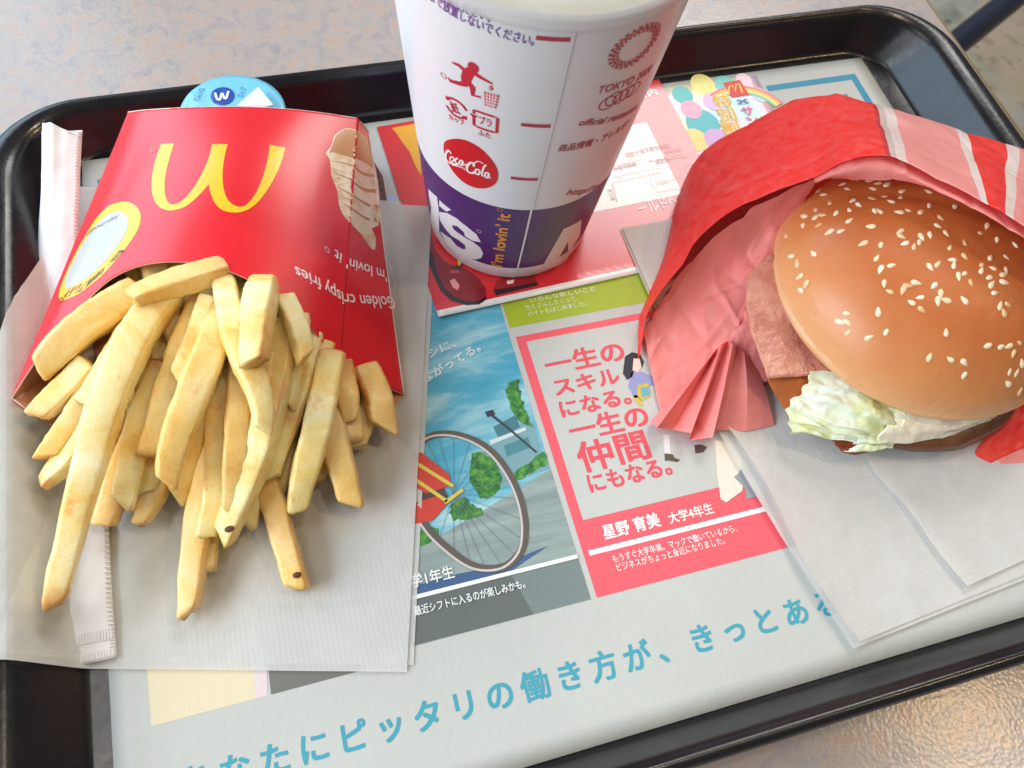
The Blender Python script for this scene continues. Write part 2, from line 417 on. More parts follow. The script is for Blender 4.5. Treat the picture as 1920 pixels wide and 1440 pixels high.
# picture of a bicycle under a blue sky
bx1 = ((4.59,32.9)[0] + (4.67,-83.86)[0]) / 2; by0 = (4.67,-83.86)[1]; by1 = by0 + 128; bx0 = bx1 - 76
def sky_mat():
    m = Mat('printed_sky').set(Roughness=0.55)
    v = m.coord((14, 38, 1))
    v2 = m.n('ShaderNodeMapping'); v2.inputs['Rotation'].default_value = (0, 0, R(-32)); v2.inputs['Scale'].default_value = (13, 46, 1)
    tc = m.n('ShaderNodeTexCoord'); m.l(tc.outputs['Object'], v2.inputs['Vector'])
    n = m.noise(v2.outputs[0], 1, 6, 0.6, 0.4)
    m.color(m.ramp(n, [(0.34, srgb(44, 150, 182)), (0.46, srgb(84, 170, 194)), (0.56, srgb(160, 206, 214)), (0.68, srgb(214, 228, 226))])); return m
ink('picture_sky', [[(bx0, by0), (bx1, by0), (bx1, by1), (bx0, by1)]], sky_mat(), placemat, matsurf, 0.06)
def road_mat():
    m = Mat('printed_road').set(Roughness=0.55); v = m.coord((20, 160, 1))
    m.color(m.ramp(m.noise(v, 1, 6, 0.65), [(0.3, srgb(120, 136, 134)), (0.55, srgb(148, 164, 160)), (0.75, srgb(172, 186, 180))])); return m
rd = road_mat()
ink('picture_road', [[(bx0, by0), (bx1, by0), (bx1, (2.6,-35.84)[1] + 6), (4.1,-36.2), (-24.08,-45.76), (-49.31,-53.5), (bx0, (-49.31,-53.5)[1] - 2)]], rd, placemat, matsurf, 0.10)
def leaf_mat():
    m = Mat('printed_leaves').set(Roughness=0.55); v = m.coord(1.0)
    m.color(m.ramp(m.noise(v, 420, 5, 0.7), [(0.35, srgb(28, 84, 52)), (0.5, srgb(52, 128, 54)), (0.65, srgb(104, 164, 70))])); return m
lm = leaf_mat()
def blob(pts, jag=1.2, n=5):
    s = closed_smooth(pts, n); return [(x + fbm(x, y, 1, 0.55) * jag, y + fbm(x, y, 9, 0.55) * jag) for x, y in s]
mi('drawing', [[(-17.75,-24.71),(-5.59,-16.76),(3.66,-16.68),(3.02,-27.45),(4.22,-35.81),(-10.36,-37.95),(-19.91,-40.76)]], (122, 164, 170), 0.14)
mi('drawing', [[(-11.34,-15.43),(-2.22,-12.66),(-1.75,-17.64),(-10.62,-20.38)]], (70, 124, 136), 0.18)
mi('drawing', [[(-9.43,-23.46),(0.09,-22.01),(0.09,-26.33),(-9.62,-27.9)]], (78, 136, 144), 0.18)
mi('drawing', [[(-14.06,-20.45),(0.17,-18.09),(0.21,-19.41),(-14.1,-22.16)]], (206, 222, 220), 0.22)
mi('drawing', [[(-22.83,-25.21),(-17.5,-23.71),(-17.06,-27.41),(-22.22,-29.13)]], (196, 206, 180), 0.18)
ink('drawing', [blob([(-2.09,0.01),(2.86,1.21),(1.76,-5.0),(2.04,-13.64),(2.29,-18.58),(-0.5,-16.83),(-2.24,-11.99),(-3.44,-6.54)])], lm.m, placemat, matsurf, 0.26)
ink('drawing', [blob([(-21.78,-24.19),(-18.69,-24.49),(-14.0,-29.4),(-13.8,-36.1),(-18.08,-41.2),(-22.75,-40.48),(-24.5,-33.55)])], lm.m, placemat, matsurf, 0.20)
ink('drawing', [blob([(-33.32,-40.54),(-28.34,-39.74),(-23.85,-44.82),(-25.36,-47.03),(-31.96,-46.8),(-34.24,-45.26)])], lm.m, placemat, matsurf, 0.20)
ink('drawing', [blob([(-10.76,-35.8),(-3.8,-32.23),(3.58,-29.72),(4.05,-33.66),(-3.86,-35.98),(-9.27,-37.6)])], lm.m, placemat, matsurf, 0.26)
ink('drawing', [blob([(-47.54,-47.84),(-43.06,-46.04),(-39.59,-48.83),(-41.53,-51.62),(-47.18,-52.13)])], lm.m, placemat, matsurf, 0.20)
mi('drawing', ribbon([(-11.32,-9.91),(-6.55,-16.53),(1.41,-28.79)], [1.0, 0.9, 0.7]), (58, 66, 78), 0.32)
mi('drawing', [[(-12.89,-8.88),(-9.78,-8.7),(-9.45,-10.56),(-12.47,-11.2)]], (52, 60, 74), 0.34)
mi('drawing', [[(-52.72,-65.21),(-36.29,-64.76),(-23.52,-65.53),(-12.75,-64.06),(-3.77,-62.83),(-13.34,-66.18),(-18.63,-68.24),(-53.45,-68.63)]], (62, 96, 138), 0.16)
wheel = [(-38.18,-15.25),(-32.92,-13.69),(-26.29,-15.01),(-19.35,-19.21),(-14.0,-25.6),(-10.5,-34.82),(-9.17,-44.36),(-10.14,-54.08),(-13.49,-61.97),(-19.91,-66.05),(-27.2,-65.36),(-32.83,-61.9),(-38.55,-54.83),(-42.59,-48.1),(-45.24,-40.63)]
wheel_s = catmull(wheel, 70)
mi('drawing', ribbon(wheel_s, 2.6), (96, 86, 80), 0.36)
mi('drawing', ribbon([(x - 1.1, y - 0.35) for x, y in wheel_s], 0.8), (206, 196, 190), 0.40)
hub = (-31.51,-36.97)
for k in range(2, 70, 4):
    q = wheel_s[k]; mi('spoke', ribbon([hub, q], 0.16), (128, 132, 132), 0.32)
mi('drawing', [[(-42.84,-18.82),(-39.06,-19.29),(-31.37,-29.86),(-31.56,-33.91),(-40.56,-34.79),(-45.35,-30.62)]], (206, 66, 52), 0.44)
mi('drawing', [[(-46.78,-37.29),(-37.17,-36.61),(-34.58,-40.24),(-40.52,-44.72),(-48.36,-44.75)]], (206, 66, 52), 0.44)
mi('drawing', [[(-45.68,-32.16),(-34.56,-33.6),(-33.64,-37.86),(-46.73,-37.11)]], (84, 64, 58), 0.42)
for q in ([(-41.77,-22.84),(-30.92,-34.47)], [(-43.13,-29.11),(-34.36,-39.29)], [(-35.21,-39.69),(-27.92,-36.41)]):
    mi('drawing', ribbon(q, 1.3), (214, 196, 84), 0.48)
q = [(-53.93,-69.22),(5.21,-68.89)]; ym = (5.21,-68.89)[1]
mi('picture_band', [[(bx0, by0), (bx1 - 20, by0), (bx1 - 24, ym), (bx0, ym)]], (98, 106, 104), 0.14)
mi('picture_band', [[(bx1 - 20, by0), (bx1, by0), (bx1, ym), (bx1 - 24, ym)]], (118, 132, 130), 0.14)
mi('rule', [[(bx0, ym - 0.7), (bx1, ym - 0.7), (bx1, ym + 0.7), (bx0, ym + 0.7)]], WHITE, 0.40)
for s, q, hh in (('大学1年生', [(-56.74,-65.64),(-37.71,-65.32)], 4.8), ('最近シフトに入るのが楽しみかも。', [(-53.23,-75.06),(-15.59,-74.18)], 3.3)):
    ym2 = (q[0][1] + q[1][1]) / 2; mt(s, (q[0][0], ym2), (q[1][0], ym2), (238, 240, 238), h=hh, lift=0.5, bold=0.015)
for s, q in (('ワタシに、', [(-37.2,15.3),(-16.54,20.67)]), ('つながってる。', [(-36.36,5.91),(-7.73,17.05)])):
    mt(s, q[0], q[1], (236, 242, 242), h=4.4, lift=0.3, bold=0.012, shear=0.1)
# pale panels at the lower left
p = [(-136.33,-87.1),(-105.93,-87.39),(-101.09,-87.24),(-79.3,-86.32)]; yb = p[0][1]
mi('beige_panel', [[(p[0][0], yb), (p[1][0], yb), (p[1][0] + 4, yb + 40), (p[0][0], yb + 40)]], (226, 212, 178))
mi('beige_panel', [[(p[1][0], yb), (p[2][0] - 1, yb), (p[2][0] + 3, yb + 40), (p[1][0] + 4, yb + 40)]], (222, 206, 206), 0.08)
mi('grey_panel', [[(p[2][0], yb), (bx0 - 1.5, yb), (bx0 - 1.5, yb + 40), (p[2][0] + 1, yb + 40)]], (112, 114, 106))
# tartan and golden picture at the upper edge, between carton and leaflet
def tartan():
    m = Mat('printed_tartan').set(Roughness=0.5); tc = m.n('ShaderNodeTexCoord')
    w1 = m.n('ShaderNodeTexWave'); w1.inputs['Scale'].default_value = 90; w1.bands_direction = 'X'; m.l(tc.outputs['Object'], w1.inputs[0])
    w2 = m.n('ShaderNodeTexWave'); w2.inputs['Scale'].default_value = 90; w2.bands_direction = 'Y'; m.l(tc.outputs['Object'], w2.inputs[0])
    c = m.mix(w1.outputs['Fac'], srgb(128, 26, 36), srgb(52, 26, 34)); c = m.mix(w2.outputs['Fac'], c, srgb(96, 44, 48)); m.color(c); return m
ink('drawing', [[(-30.09,117.69),(-27.79,108.21),(-28.95,90.93),(-24.93,78.86),(-25.27,77.26),(-30.17,77.14),(-32.29,83.11)]], tartan(), placemat, matsurf, 0.1)
mi('drawing', [[(-29.37,77.81),(-24.29,78.73),(-20.77,54.25),(-26.69,54.96)]], (222, 178, 72), 0.1)
mi('drawing', [ellipse(*(-26.38,94.73), 2.2, 3.2, 20)], (186, 190, 226), 0.16)

# ------------------------------------------------------------------ red leaflet under the cup
def leaf_z(x, y):
    d = max(0.0, 43 - y) / 9.0
    return 4.15 + 1.1 * d * d
def leafsurf(a, b, l): return (a, b, leaf_z(a, b) + l)
LO = (-20.6,34.04); LE1 = (0.9990, 0.0445); LE2 = (-0.0445, 0.9990); LW, LH = 137.0, 102.0
def lpt(a, b): return (LO[0] + a * LE1[0] + b * LE2[0], LO[1] + a * LE1[1] + b * LE2[1])
leaflet = thing('leaflet', 'glossy red leaflet with a station map lying under the paper cup', 'leaflet')
g = []
for j in range(41):
    g.append([(*lpt(LW * i / 40, LH * j / 40), leaf_z(*lpt(LW * i / 40, LH * j / 40))) for i in range(41)])
sheet('paper_sheet', g, paper_mat('leaflet_paper', (232, 230, 224), 0.3, 0.05, coat=0.6), leaflet, thick=0.15)
LR = (214, 34, 44)
def li(name, loops, rgb, lift=0.06, maxlen=None, **k): return ink(name, loops, ink_mat(rgb, 0.30, 0.5), leaflet, leafsurf, lift, maxlen)
def lt(s, p0, p1, rgb, h=None, lift=0.26, bold=0.012): return write('lettering', s, p0, p1, ink_mat(rgb, 0.30, 0.5), leaflet, leafsurf, lift, h, bold)
li('red_ground', [[lpt(0, 3.2), lpt(LW, 3.2), lpt(LW, LH), lpt(0, LH)]], LR, 0.06, 4)
# map panel
mA = [(54.96,70.92),(97.7,74.44),(108.34,117.31)]
mx0, my0 = lpt(66, 35); 
def lr(x0, y0, x1, y1): return [lpt(x0, y0), lpt(x1, y0), lpt(x1, y1), lpt(x0, y1)]
def loc(p): 
    dx, dy = p[0] - LO[0], p[1] - LO[1]; return (dx * LE1[0] + dy * LE1[1], dx * LE2[0] + dy * LE2[1])
q = [loc(p) for p in mA]
MX1, MY0, MY1 = q[1][0] - 1, (q[0][1] + q[1][1]) / 2, q[2][1]
li('map_panel', [lr(66, MY0, MX1 + 1.5, MY1)], (226, 224, 216), 0.12, 8)
PK = (196, 120, 122)
for path in ([(68.52,85.25),(93.18,87.01),(94.15,89.64),(70.52,88.23)], [(70.7,92.52),(88.23,93.9),(88.49,96.07),(72.67,94.64)], [(87.26,77.08),(85.92,80.38),(86.21,84.0),(88.69,86.62),(92.84,86.76)], [(87.05,76.51),(100.58,76.63)], [(88.71,93.81),(108.89,93.52)],
             [(104.4,88.65),(109.24,89.0)], [(104.4,88.65),(104.79,83.55)]):
    li('map_line', ribbon(path, 0.22), PK, 0.2)
li('map_line', ribbon([(68.75,85.21),(67.75,74.87)], 0.45), (206, 96, 100), 0.24)
for k in range(5):
    a_ = [(89.3,94.02),(107.62,95.69)]; f0, f1 = k / 5, k / 5 + 0.12
    li('map_line', ribbon([(a_[0][0] + (a_[1][0] - a_[0][0]) * f, a_[0][1] + (a_[1][1] - a_[0][1]) * f) for f in (f0, f1)], 0.8), (200, 70, 78), 0.22)
li('map_mark', [[(80.36,100.77),(84.3,100.99),(83.84,98.21),(79.92,97.99)]], (214, 84, 90), 0.22)
for s, p, hh in (('分倍河原駅前店', [(84.53,98.72),(102.24,100.24)], 3.2), ('府中本町', [(98.58,96.73),(106.6,97.16)], 2.6), ('南武線', [(92.04,91.61),(99.33,92.45)], 3.0), ('分倍河原駅', [(71.93,91.67),(83.41,92.61)], 3.0), ('バスロータリー', [(88.06,79.96),(101.51,81.07)], 2.8)):
    lt(s, p[0], p[1], (190, 92, 96), h=hh, bold=0.0)
lt('京王線', (65.6,82.48), (65.49,76.2), (190, 92, 96), h=2.4, bold=0.0)
p = [(84.67,130.35),(107.98,132.48)]; lt('営業店内', p[0], p[1], (244, 226, 224), h=4.6, bold=0.02)
p = [(75.59,66.84),(94.89,68.36)]; lt('ールドへ', p[0], p[1], (236, 196, 190), h=7, bold=0.03)
# printed red boots and yellow trousers
li('drawing', [[(-18.87,74.86),(-16.93,75.58),(-16.95,68.43),(-16.0,62.82),(-16.35,55.43),(-15.16,47.34),(-12.21,42.34),(-7.79,39.1),(-3.18,38.38),(0.08,39.99),(0.12,38.44),(-3.67,36.44),(-8.67,37.26),(-13.91,40.66),(-16.95,46.17),(-18.16,54.23),(-18.74,63.38),(-19.7,70.08)]], (40, 16, 20), 0.12, 4)
li('drawing', [[(-17.04,75.05),(-14.54,76.21),(-14.75,66.35),(-12.45,59.94),(-8.83,56.52),(-4.56,54.04),(-0.85,49.3),(0.88,43.97),(0.08,39.99),(-3.18,38.38),(-7.79,39.1),(-12.21,42.34),(-15.16,47.34),(-16.35,55.43),(-16.0,62.82),(-16.95,68.43)]], (136, 14, 28), 0.16, 4)
li('drawing', [[(-12.33,50.13),(-10.21,50.73),(-8.9,47.06),(-10.27,45.02),(-11.84,46.64)]], (232, 150, 148), 0.2)
li('drawing', [[(-11.21,54.89),(-7.51,54.65),(-7.45,53.05),(-10.93,53.25)]], (190, 70, 80), 0.2)
li('drawing', [[(-10.22,56.28),(-5.08,57.35),(-6.24,54.39),(-9.31,54.5)]], (70, 26, 26), 0.22)
li('drawing', [[(-6.98,59.62),(-5.67,60.43),(-5.5,57.44),(-7.14,56.17)]], (232, 196, 60), 0.26)
li('drawing', [[(4.18,43.01),(6.42,46.47),(10.05,48.35),(16.23,47.06),(21.93,45.61),(21.85,42.18),(4.82,42.1)]], (150, 18, 30), 0.16, 4)
li('drawing', [[(3.84,42.56),(22.06,42.93),(22.06,40.56),(3.9,39.44)]], (42, 16, 20), 0.12, 4)
li('drawing', [[(10.09,45.17),(13.26,45.3),(12.36,43.65),(9.9,43.64)]], (240, 214, 208), 0.2)
li('drawing', [[(-18.67,133.98),(-6.46,134.98),(-11.79,105.16),(-13.12,110.84),(-13.9,119.27),(-15.78,124.91),(-17.29,130.23)]], (232, 166, 40), 0.14, 4)

# ------------------------------------------------------------------ pastel coupon
coupon = thing('coupon', 'pastel balloon coupon with yellow lettering tucked under the red leaflet', 'coupon')
csurf = flat(3.86)
CA, CB_, CC = [(159.82,137.49),(162.13,115.28),(115.1,135.46)]
cx0, cx1, cy1, cy0 = CC[0] - 14, (CA[0] + CB_[0]) / 2, (CA[1] + CC[1]) / 2, CC[1] - 62
g = [[(cx0 + (cx1 - cx0) * i / 12, cy0 + (cy1 - cy0) * j / 12, 3.86) for i in range(13)] for j in range(13)]
def pastel():
    m = Mat('pastel_print').set(Roughness=0.4, Coat_Weight=0.3); v = m.coord(1.0)
    c = m.ramp(m.noise(v, 48, 2, 0.4, 0.6), [(0.36, srgb(176, 210, 214)), (0.46, srgb(226, 196, 224)), (0.54, srgb(244, 208, 220)), (0.64, srgb(238, 232, 178))], 'EASE')
    m.color(c); return m
sheet('paper_sheet', g, pastel(), coupon, thick=0.12)
def ci(loops, rgb, lift=0.08): return ink('drawing', loops, ink_mat(rgb, 0.45), coupon, csurf, lift)
for ci_, (px, r_, c_) in enumerate((((132.25,135.34), 6, (240, 232, 140)), ((119.8,130.42), 5, (96, 196, 190)), ((122.78,111.34), 8, (88, 190, 196)), ((115.61,102.66), 6, (240, 226, 140)), ((143.29,133.44), 5, (120, 206, 196)), ((120.54,120.92), 5, (244, 176, 200)),
                   ((125.86,100.78), 6, (214, 176, 222)), ((133.25,123.87), 5, (226, 190, 230)), ((153.68,134.53), 4, (250, 214, 226)), ((157.64,123.81), 4, (196, 222, 236)))):
    ci([ellipse(px[0], px[1], r_, r_ * 1.15, 24)], c_, 0.06 + 0.008 * ci_)
ci([[(142.38,134.67),(151.55,134.9),(152.37,124.73),(143.02,124.6)]], (216, 40, 48), 0.2)
mc_px = [(142.13,126.52),(144.44,131.45),(146.44,132.17),(146.1,127.95),(148.57,132.53),(150.16,132.25),(149.51,126.65)]
ci(ribbon(mc_px, 0.9), (250, 196, 40), 0.26)
for k, c_ in enumerate(((232, 130, 120), (240, 190, 110), (236, 226, 130), (140, 200, 160))):
    cc = (145.5,109.27); ci(ribbon([(cc[0] + (22 - k * 1.4) * math.cos(R(a)), cc[1] + (22 - k * 1.4) * math.sin(R(a))) for a in range(20, 125, 8)], 1.4), c_, 0.16)
def ctx(s, p0, p1, rgb, h, lift, bold): return write('lettering', s, p0, p1, ink_mat(rgb, 0.45), coupon, csurf, lift, h, bold)
# the title runs down the card, one character under the other
for i, (ch, px) in enumerate((('特', (137.14,123.18)), ('別', (135.91,114.75)), ('割', (134.7,106.49)))):
    for d, rgb, lf in ((0.075, (250, 250, 240), 0.3), (0.03, (226, 178, 30), 0.36)):
        ctx(ch, (px[0] - 4.4, px[1] - 3.2), (px[0] + 4.4, px[1] - 3.6), rgb, 8.6, lf, d)
for i, (ch, px) in enumerate((('×', (147.29,121.4)), ('サ', (147.17,115.15)), ('ン', (147.05,109.0)))):
    for d, rgb, lf in ((0.08, (250, 250, 246), 0.3), (0.03, (60, 120, 190) if i == 0 else (214, 60, 130), 0.36)):
        ctx(ch, (px[0] - 2.8, px[1] - 2.2), (px[0] + 2.8, px[1] - 2.4), rgb, 6.0, lf, d)

# ------------------------------------------------------------------ paper cup
CX, CY, CZ, CR0, CK = 19.55, 78.3, 4.5, 33.05, 0.0999
def cup_r(z): return CR0 + CK * (z - 5.6)
KD = 0.66
def cupsurf(a, b, l):
    t = R(a / KD); r = cup_r(b) + l; return (CX + r * math.cos(t), CY + r * math.sin(t), b)
def cu(p): return (p[0] * KD, p[1])
def cul(ps): return [cu(p) for p in ps]
cup = thing('paper_cup', 'white paper drink cup with purple foot band standing on red leaflet', 'cup')
def cup_mat(name, rgb, rough=0.35):
    m = simple(name, rgb, rough, 0.04, 300, var=0.02, vscale=40); m.set(Coat_Weight=0.25, Coat_Roughness=0.25); return m
cw = cup_mat('cup_paper', (226, 228, 231)); cp = cup_mat('cup_purple', (74, 34, 104), 0.4)
BT = (267.86,53.16)[1]; BB = (259.33,12.39)[1]
prof = [(cup_r(8) - 2.5, 9.0), (cup_r(4.6) - 2.2, 4.7), (cup_r(4.6) - 0.3, 4.6), (cup_r(5.2), 5.2), (cup_r(BB), BB), (cup_r(BT), BT)] + [(cup_r(z), z) for z in (70, 90, 110, 131)] + [(cup_r(139), 139)]
lathe('cup_wall', prof, CX, CY, None, cup, 160, mats=[cw, cp], pm=[0, 0, 0, 0, 1, 0, 0, 0, 0, 0])
# pasted overlap seam
se = cul([(262.33,134.36),(262.25,113.4),(261.79,83.86),(260.99,54.43),(260.68,31.59),(260.01,8.51)])
ink('seam', ribbon(se, 0.75), cw, cup, cupsurf, 0.30, 4)
CUR = (196, 40, 62)
def cki(name, loops, rgb=CUR, lift=0.12, maxlen=3.0): return ink(name, loops, ink_mat(rgb, 0.4, 0.2), cup, cupsurf, lift, maxlen)
def ckt(s, p0, p1, rgb=CUR, h=None, lift=0.14, bold=0.015, **k): return write('lettering', s, cu(p0), cu(p1), ink_mat(rgb, 0.4, 0.2), cup, cupsurf, lift, h, bold, maxlen=2.5, **k)
PUR = (112, 66, 150)
p = [(207.89,132.66),(235.18,133.09)]; ckt('のでご注意ください。', p[0], p[1], PUR, 4.0)
p = [(211.71,130.61),(249.96,128.61)]; ckt('まで放置しないでください。', p[0], p[1], PUR, 4.0)
for p in ([(250.46,131.38),(262.38,130.97)], [(249.45,97.68),(261.63,97.24)], [(248.09,71.31),(261.13,70.79)]):
    y_ = (p[0][1] + p[1][1]) / 2; cki('fill_line', ribbon([(p[0][0] * KD, y_), (p[1][0] * KD, y_)], 1.5), (178, 44, 66))
# litter-bin symbol: running figure and basket
T = lambda pts: cul(pts)
cki('symbol', [T([(224.69,111.77),(226.63,114.27),(229.19,114.62),(230.48,113.98),(229.19,110.9),(228.06,108.36),(226.12,106.86),(224.41,107.52),(224.0,109.42)])])
cki('symbol', [ellipse(*cu((229.33,115.14)), 1.5, 1.9, 18)])
for path, w in (([(225.86,112.61),(223.21,113.47),(220.43,113.19)], [1.5, 1.2, .7]), ([(229.18,113.28),(232.06,112.52),(236.98,111.55)], [1.6, 1.3, .7]),
                ([(226.14,107.57),(223.74,106.52),(218.68,105.4),(218.32,106.34)], [2.2, 1.6, 1.2, .8]), ([(227.3,108.06),(229.04,107.35),(229.19,104.18),(232.58,104.75)], [2.4, 1.8, 1.2, .9])):
    cki('symbol', ribbon(T(path), w), lift=0.135)
cki('symbol', ribbon(T([(235.81,109.78),(236.68,110.62),(237.21,109.79),(236.41,108.91),(235.83,109.3)]), 0.5))
bk = [(233.76,107.54),(239.97,107.81),(238.92,102.0),(234.37,101.91)]
cki('symbol', [T([bk[0], bk[1], bk[2], bk[3]])], (206, 70, 90), 0.12)
for i in range(1, 5):
    f = i / 5; cki('symbol', ribbon([cu((bk[0][0] + (bk[1][0] - bk[0][0]) * f, bk[0][1] + (bk[1][1] - bk[0][1]) * f)), cu((bk[3][0] + (bk[2][0] - bk[3][0]) * f, bk[3][1] + (bk[2][1] - bk[3][1]) * f))], 0.3), (238, 220, 222), 0.16)
    cki('symbol', ribbon([cu((bk[0][0] + (bk[3][0] - bk[0][0]) * f, bk[0][1] + (bk[3][1] - bk[0][1]) * f)), cu((bk[1][0] + (bk[2][0] - bk[1][0]) * f, bk[1][1] + (bk[2][1] - bk[1][1]) * f))], 0.3), (238, 220, 222), 0.18)
cki('symbol', ribbon(ellipse(*cu((215.7,105.78)), 0.9, 0.9, 14), 0.25, True))
# recycling marks
c0 = cu((221.22,95.21))
for a0 in (20, 200):
    cki('symbol', ribbon([(c0[0] + 3.5 * math.cos(R(a0 + a)), c0[1] + 3.5 * math.sin(R(a0 + a))) for a in range(0, 150, 10)], [0.9] * 12 + [1.8, 1.0, 0.2]))
q = [(219.0,93.03),(223.28,93.73)]; ckt('紙', q[0], q[1], h=4.6)
q = [(217.25,88.75),(225.34,89.52)]; ckt('カップ', q[0], q[1], h=2.6)
c1 = cu((234.76,94.9))
sq = [(-4.2, 2.2), (-4.2, 4.0), (-2.4, 4.3), (2.4, 4.3), (4.2, 4.0), (4.2, -4.0), (2.6, -4.3), (-2.4, -4.3), (-4.2, -4.0), (-4.2, -0.4)]
cki('symbol', ribbon([(c1[0] + x * 0.8, c1[1] + y * 0.8) for x, y in sq], 0.9))
cki('symbol', [[(c1[0] - 4.6, c1[1] + 1.4), (c1[0] - 2.2, c1[1] + 1.4), (c1[0] - 3.4, c1[1] - 0.6)]], lift=0.16)
q = [(232.11,93.54),(237.6,93.68)]; ckt('プラ', q[0], q[1], h=4.0)
q = [(231.55,88.31),(237.4,88.21)]; ckt('ふた', q[0], q[1], h=2.8)
# red oval with white script
ov = closed_smooth(T([(213.03,75.19),(218.82,80.11),(225.63,82.87),(232.68,82.14),(237.89,78.66),(241.3,74.17),(241.98,69.6),(240.42,65.46),(235.99,62.05),(229.73,60.21),(223.0,60.44),(216.51,63.56),(212.54,68.69)]), 4)
cki('logo_oval', [ov], (206, 30, 42), 0.12)
def script(pts, w): cki('lettering', ribbon(catmull(T(pts), 6 * (len(pts) - 1)), w), (244, 240, 238), 0.2 + random.random() * 0.04)
script([(216.96,71.94),(216.17,72.93),(214.34,71.37),(213.22,68.37),(214.45,66.61),(217.35,67.04),(221.22,68.46)], 0.75)
script([(217.06,70.37),(216.01,68.42),(216.84,67.68),(218.62,69.4),(218.39,70.73),(217.06,70.37)], 0.55)
script([(221.19,71.84),(219.65,70.41),(219.77,68.9),(221.26,69.13)], 0.6)
script([(223.72,72.02),(222.16,70.79),(221.88,69.07),(223.12,69.33),(224.01,71.79),(223.85,69.87),(224.75,69.75)], 0.6)
script([(224.77,70.5),(226.15,70.78)], 0.7)
script([(229.78,71.55),(229.68,73.27),(227.8,72.55),(226.13,69.65),(226.68,67.65),(228.83,67.66),(231.1,69.57)], 0.8)
script([(229.77,73.12),(231.94,75.19),(234.61,75.01)], 0.4)
script([(231.82,71.17),(230.63,69.76),(230.93,68.26),(232.43,68.58),(232.94,70.29),(232.01,71.25)], 0.65)
script([(236.01,74.86),(234.85,73.06),(234.06,69.48),(234.65,68.26)], 0.65)
script([(237.23,71.26),(235.84,70.41),(235.74,68.46),(237.0,68.51),(237.59,70.99),(237.51,69.06),(238.61,68.63)], 0.65)
script([(217.3,66.36),(223.28,68.1),(225.29,67.66)], 0.45)
# games emblem: ring of chequers, name, five rings
ec = cu((288.59,123.85)); et = cu((294.97,130.87)); eb_ = cu((283.52,116.05))
er = abs(et[1] - eb_[1]) / 2 * 1.02
for ring, (r0, r1) in enumerate(((0.62, 0.74), (0.75, 0.87), (0.88, 1.0))):
    for k in range(26):
        a = (k + 0.5 * (ring % 2)) * 360 / 26; hw = 360 / 26 * (0.30, 0.36, 0.27)[ring] * (1.0 if k % 2 else 0.8)
        cki('emblem_tile', [[(ec[0] + er * rr * math.cos(R(a + s_)), ec[1] + er * rr * math.sin(R(a + s_))) for rr, s_ in ((r0, -hw), (r1, -hw * 1.1), (r1, hw * 1.1), (r0, hw))]], (190, 56, 84), 0.12, None)
q = [(277.31,109.06),(306.33,106.86)]; ckt('TOKYO 2020', q[0], q[1], (178, 70, 92), 4.2)
q = [(284.45,103.21),(287.04,104.2),(290.86,103.5),(293.99,104.06),(297.64,103.69)]
for i, p in enumerate(q): cki('emblem_ring', ribbon(ellipse(*cu(p), 2.6, 2.6, 28), 0.42, True), (190, 66, 88), 0.12 + 0.02 * (i % 2))
q = [(273.03,96.39),(310.07,89.11)]; ckt('official restaurant', q[0], q[1], (178, 66, 88), 4.0)
q = [(267.08,85.22),(308.84,83.11)]; ckt('商品情報・アレルギー', q[0], q[1], (178, 60, 80), 3.9)
q = [(278.04,59.46),(323.07,46.12)]; ckt('http://mcdj.jp/', q[0], q[1], (178, 60, 80), 4.2)
# large white lettering and orange motto on the purple band
CWH = (226, 220, 222)
def band(pts, lift=0.14): cki('lettering', [T(pts)], CWH, lift)
S8 = 5.647
band([(203.9,38.04),(214.18,38.65),(209.86,34.83),(202.92,33.9)])
sS = [(201.66,29.17),(210.2,34.28),(217.91,35.64),(225.28,34.04),(231.61,31.86),(234.81,27.56),(229.1,26.18),(223.74,26.86),(223.13,29.13),(218.27,30.59),(213.96,28.66),(214.92,26.39),(220.89,25.98),(229.1,25.51),(234.31,23.65),(236.48,19.96),(235.21,15.95),(231.2,13.4),(224.74,11.99),(216.94,12.26),(209.0,12.09),(200.51,13.95),(200.54,15.6),(211.59,18.14),(216.43,16.09),(221.9,16.34),(224.03,17.95),(223.53,20.43),(218.39,21.29),(212.71,20.5),(206.65,21.74),(201.59,23.94)]
cki('lettering', [T(sS)], CWH, 0.14, 2.0)
band([(190.32,35.3),(201.64,38.51),(201.73,29.52),(198.67,13.62),(206.47,8.34),(213.85,6.49),(208.01,5.19),(195.29,5.88),(179.54,1.46),(185.22,9.54),(183.66,11.54),(190.33,23.78),(188.8,29.68)])
band([(299.19,34.97),(307.64,18.49),(299.93,10.86),(293.55,22.79),(290.75,12.29),(300.23,10.33),(304.96,1.19),(277.43,8.86),(284.88,35.73)])
q = [(249.32,12.76),(250.31,50.13)]; ckt("i'm lovin' it", q[0], q[1], (220, 142, 40), 6.6, lift=0.16, bold=0.03)
q = (244.42,51.8); cki('symbol', ribbon(ellipse(*cu(q), 0.9, 0.9, 14), 0.25, True), (220, 142, 40))
q = (233.15,34.41); cki('symbol', ribbon(ellipse(*cu(q), 0.9, 0.9, 14), 0.25, True), (190, 180, 196))
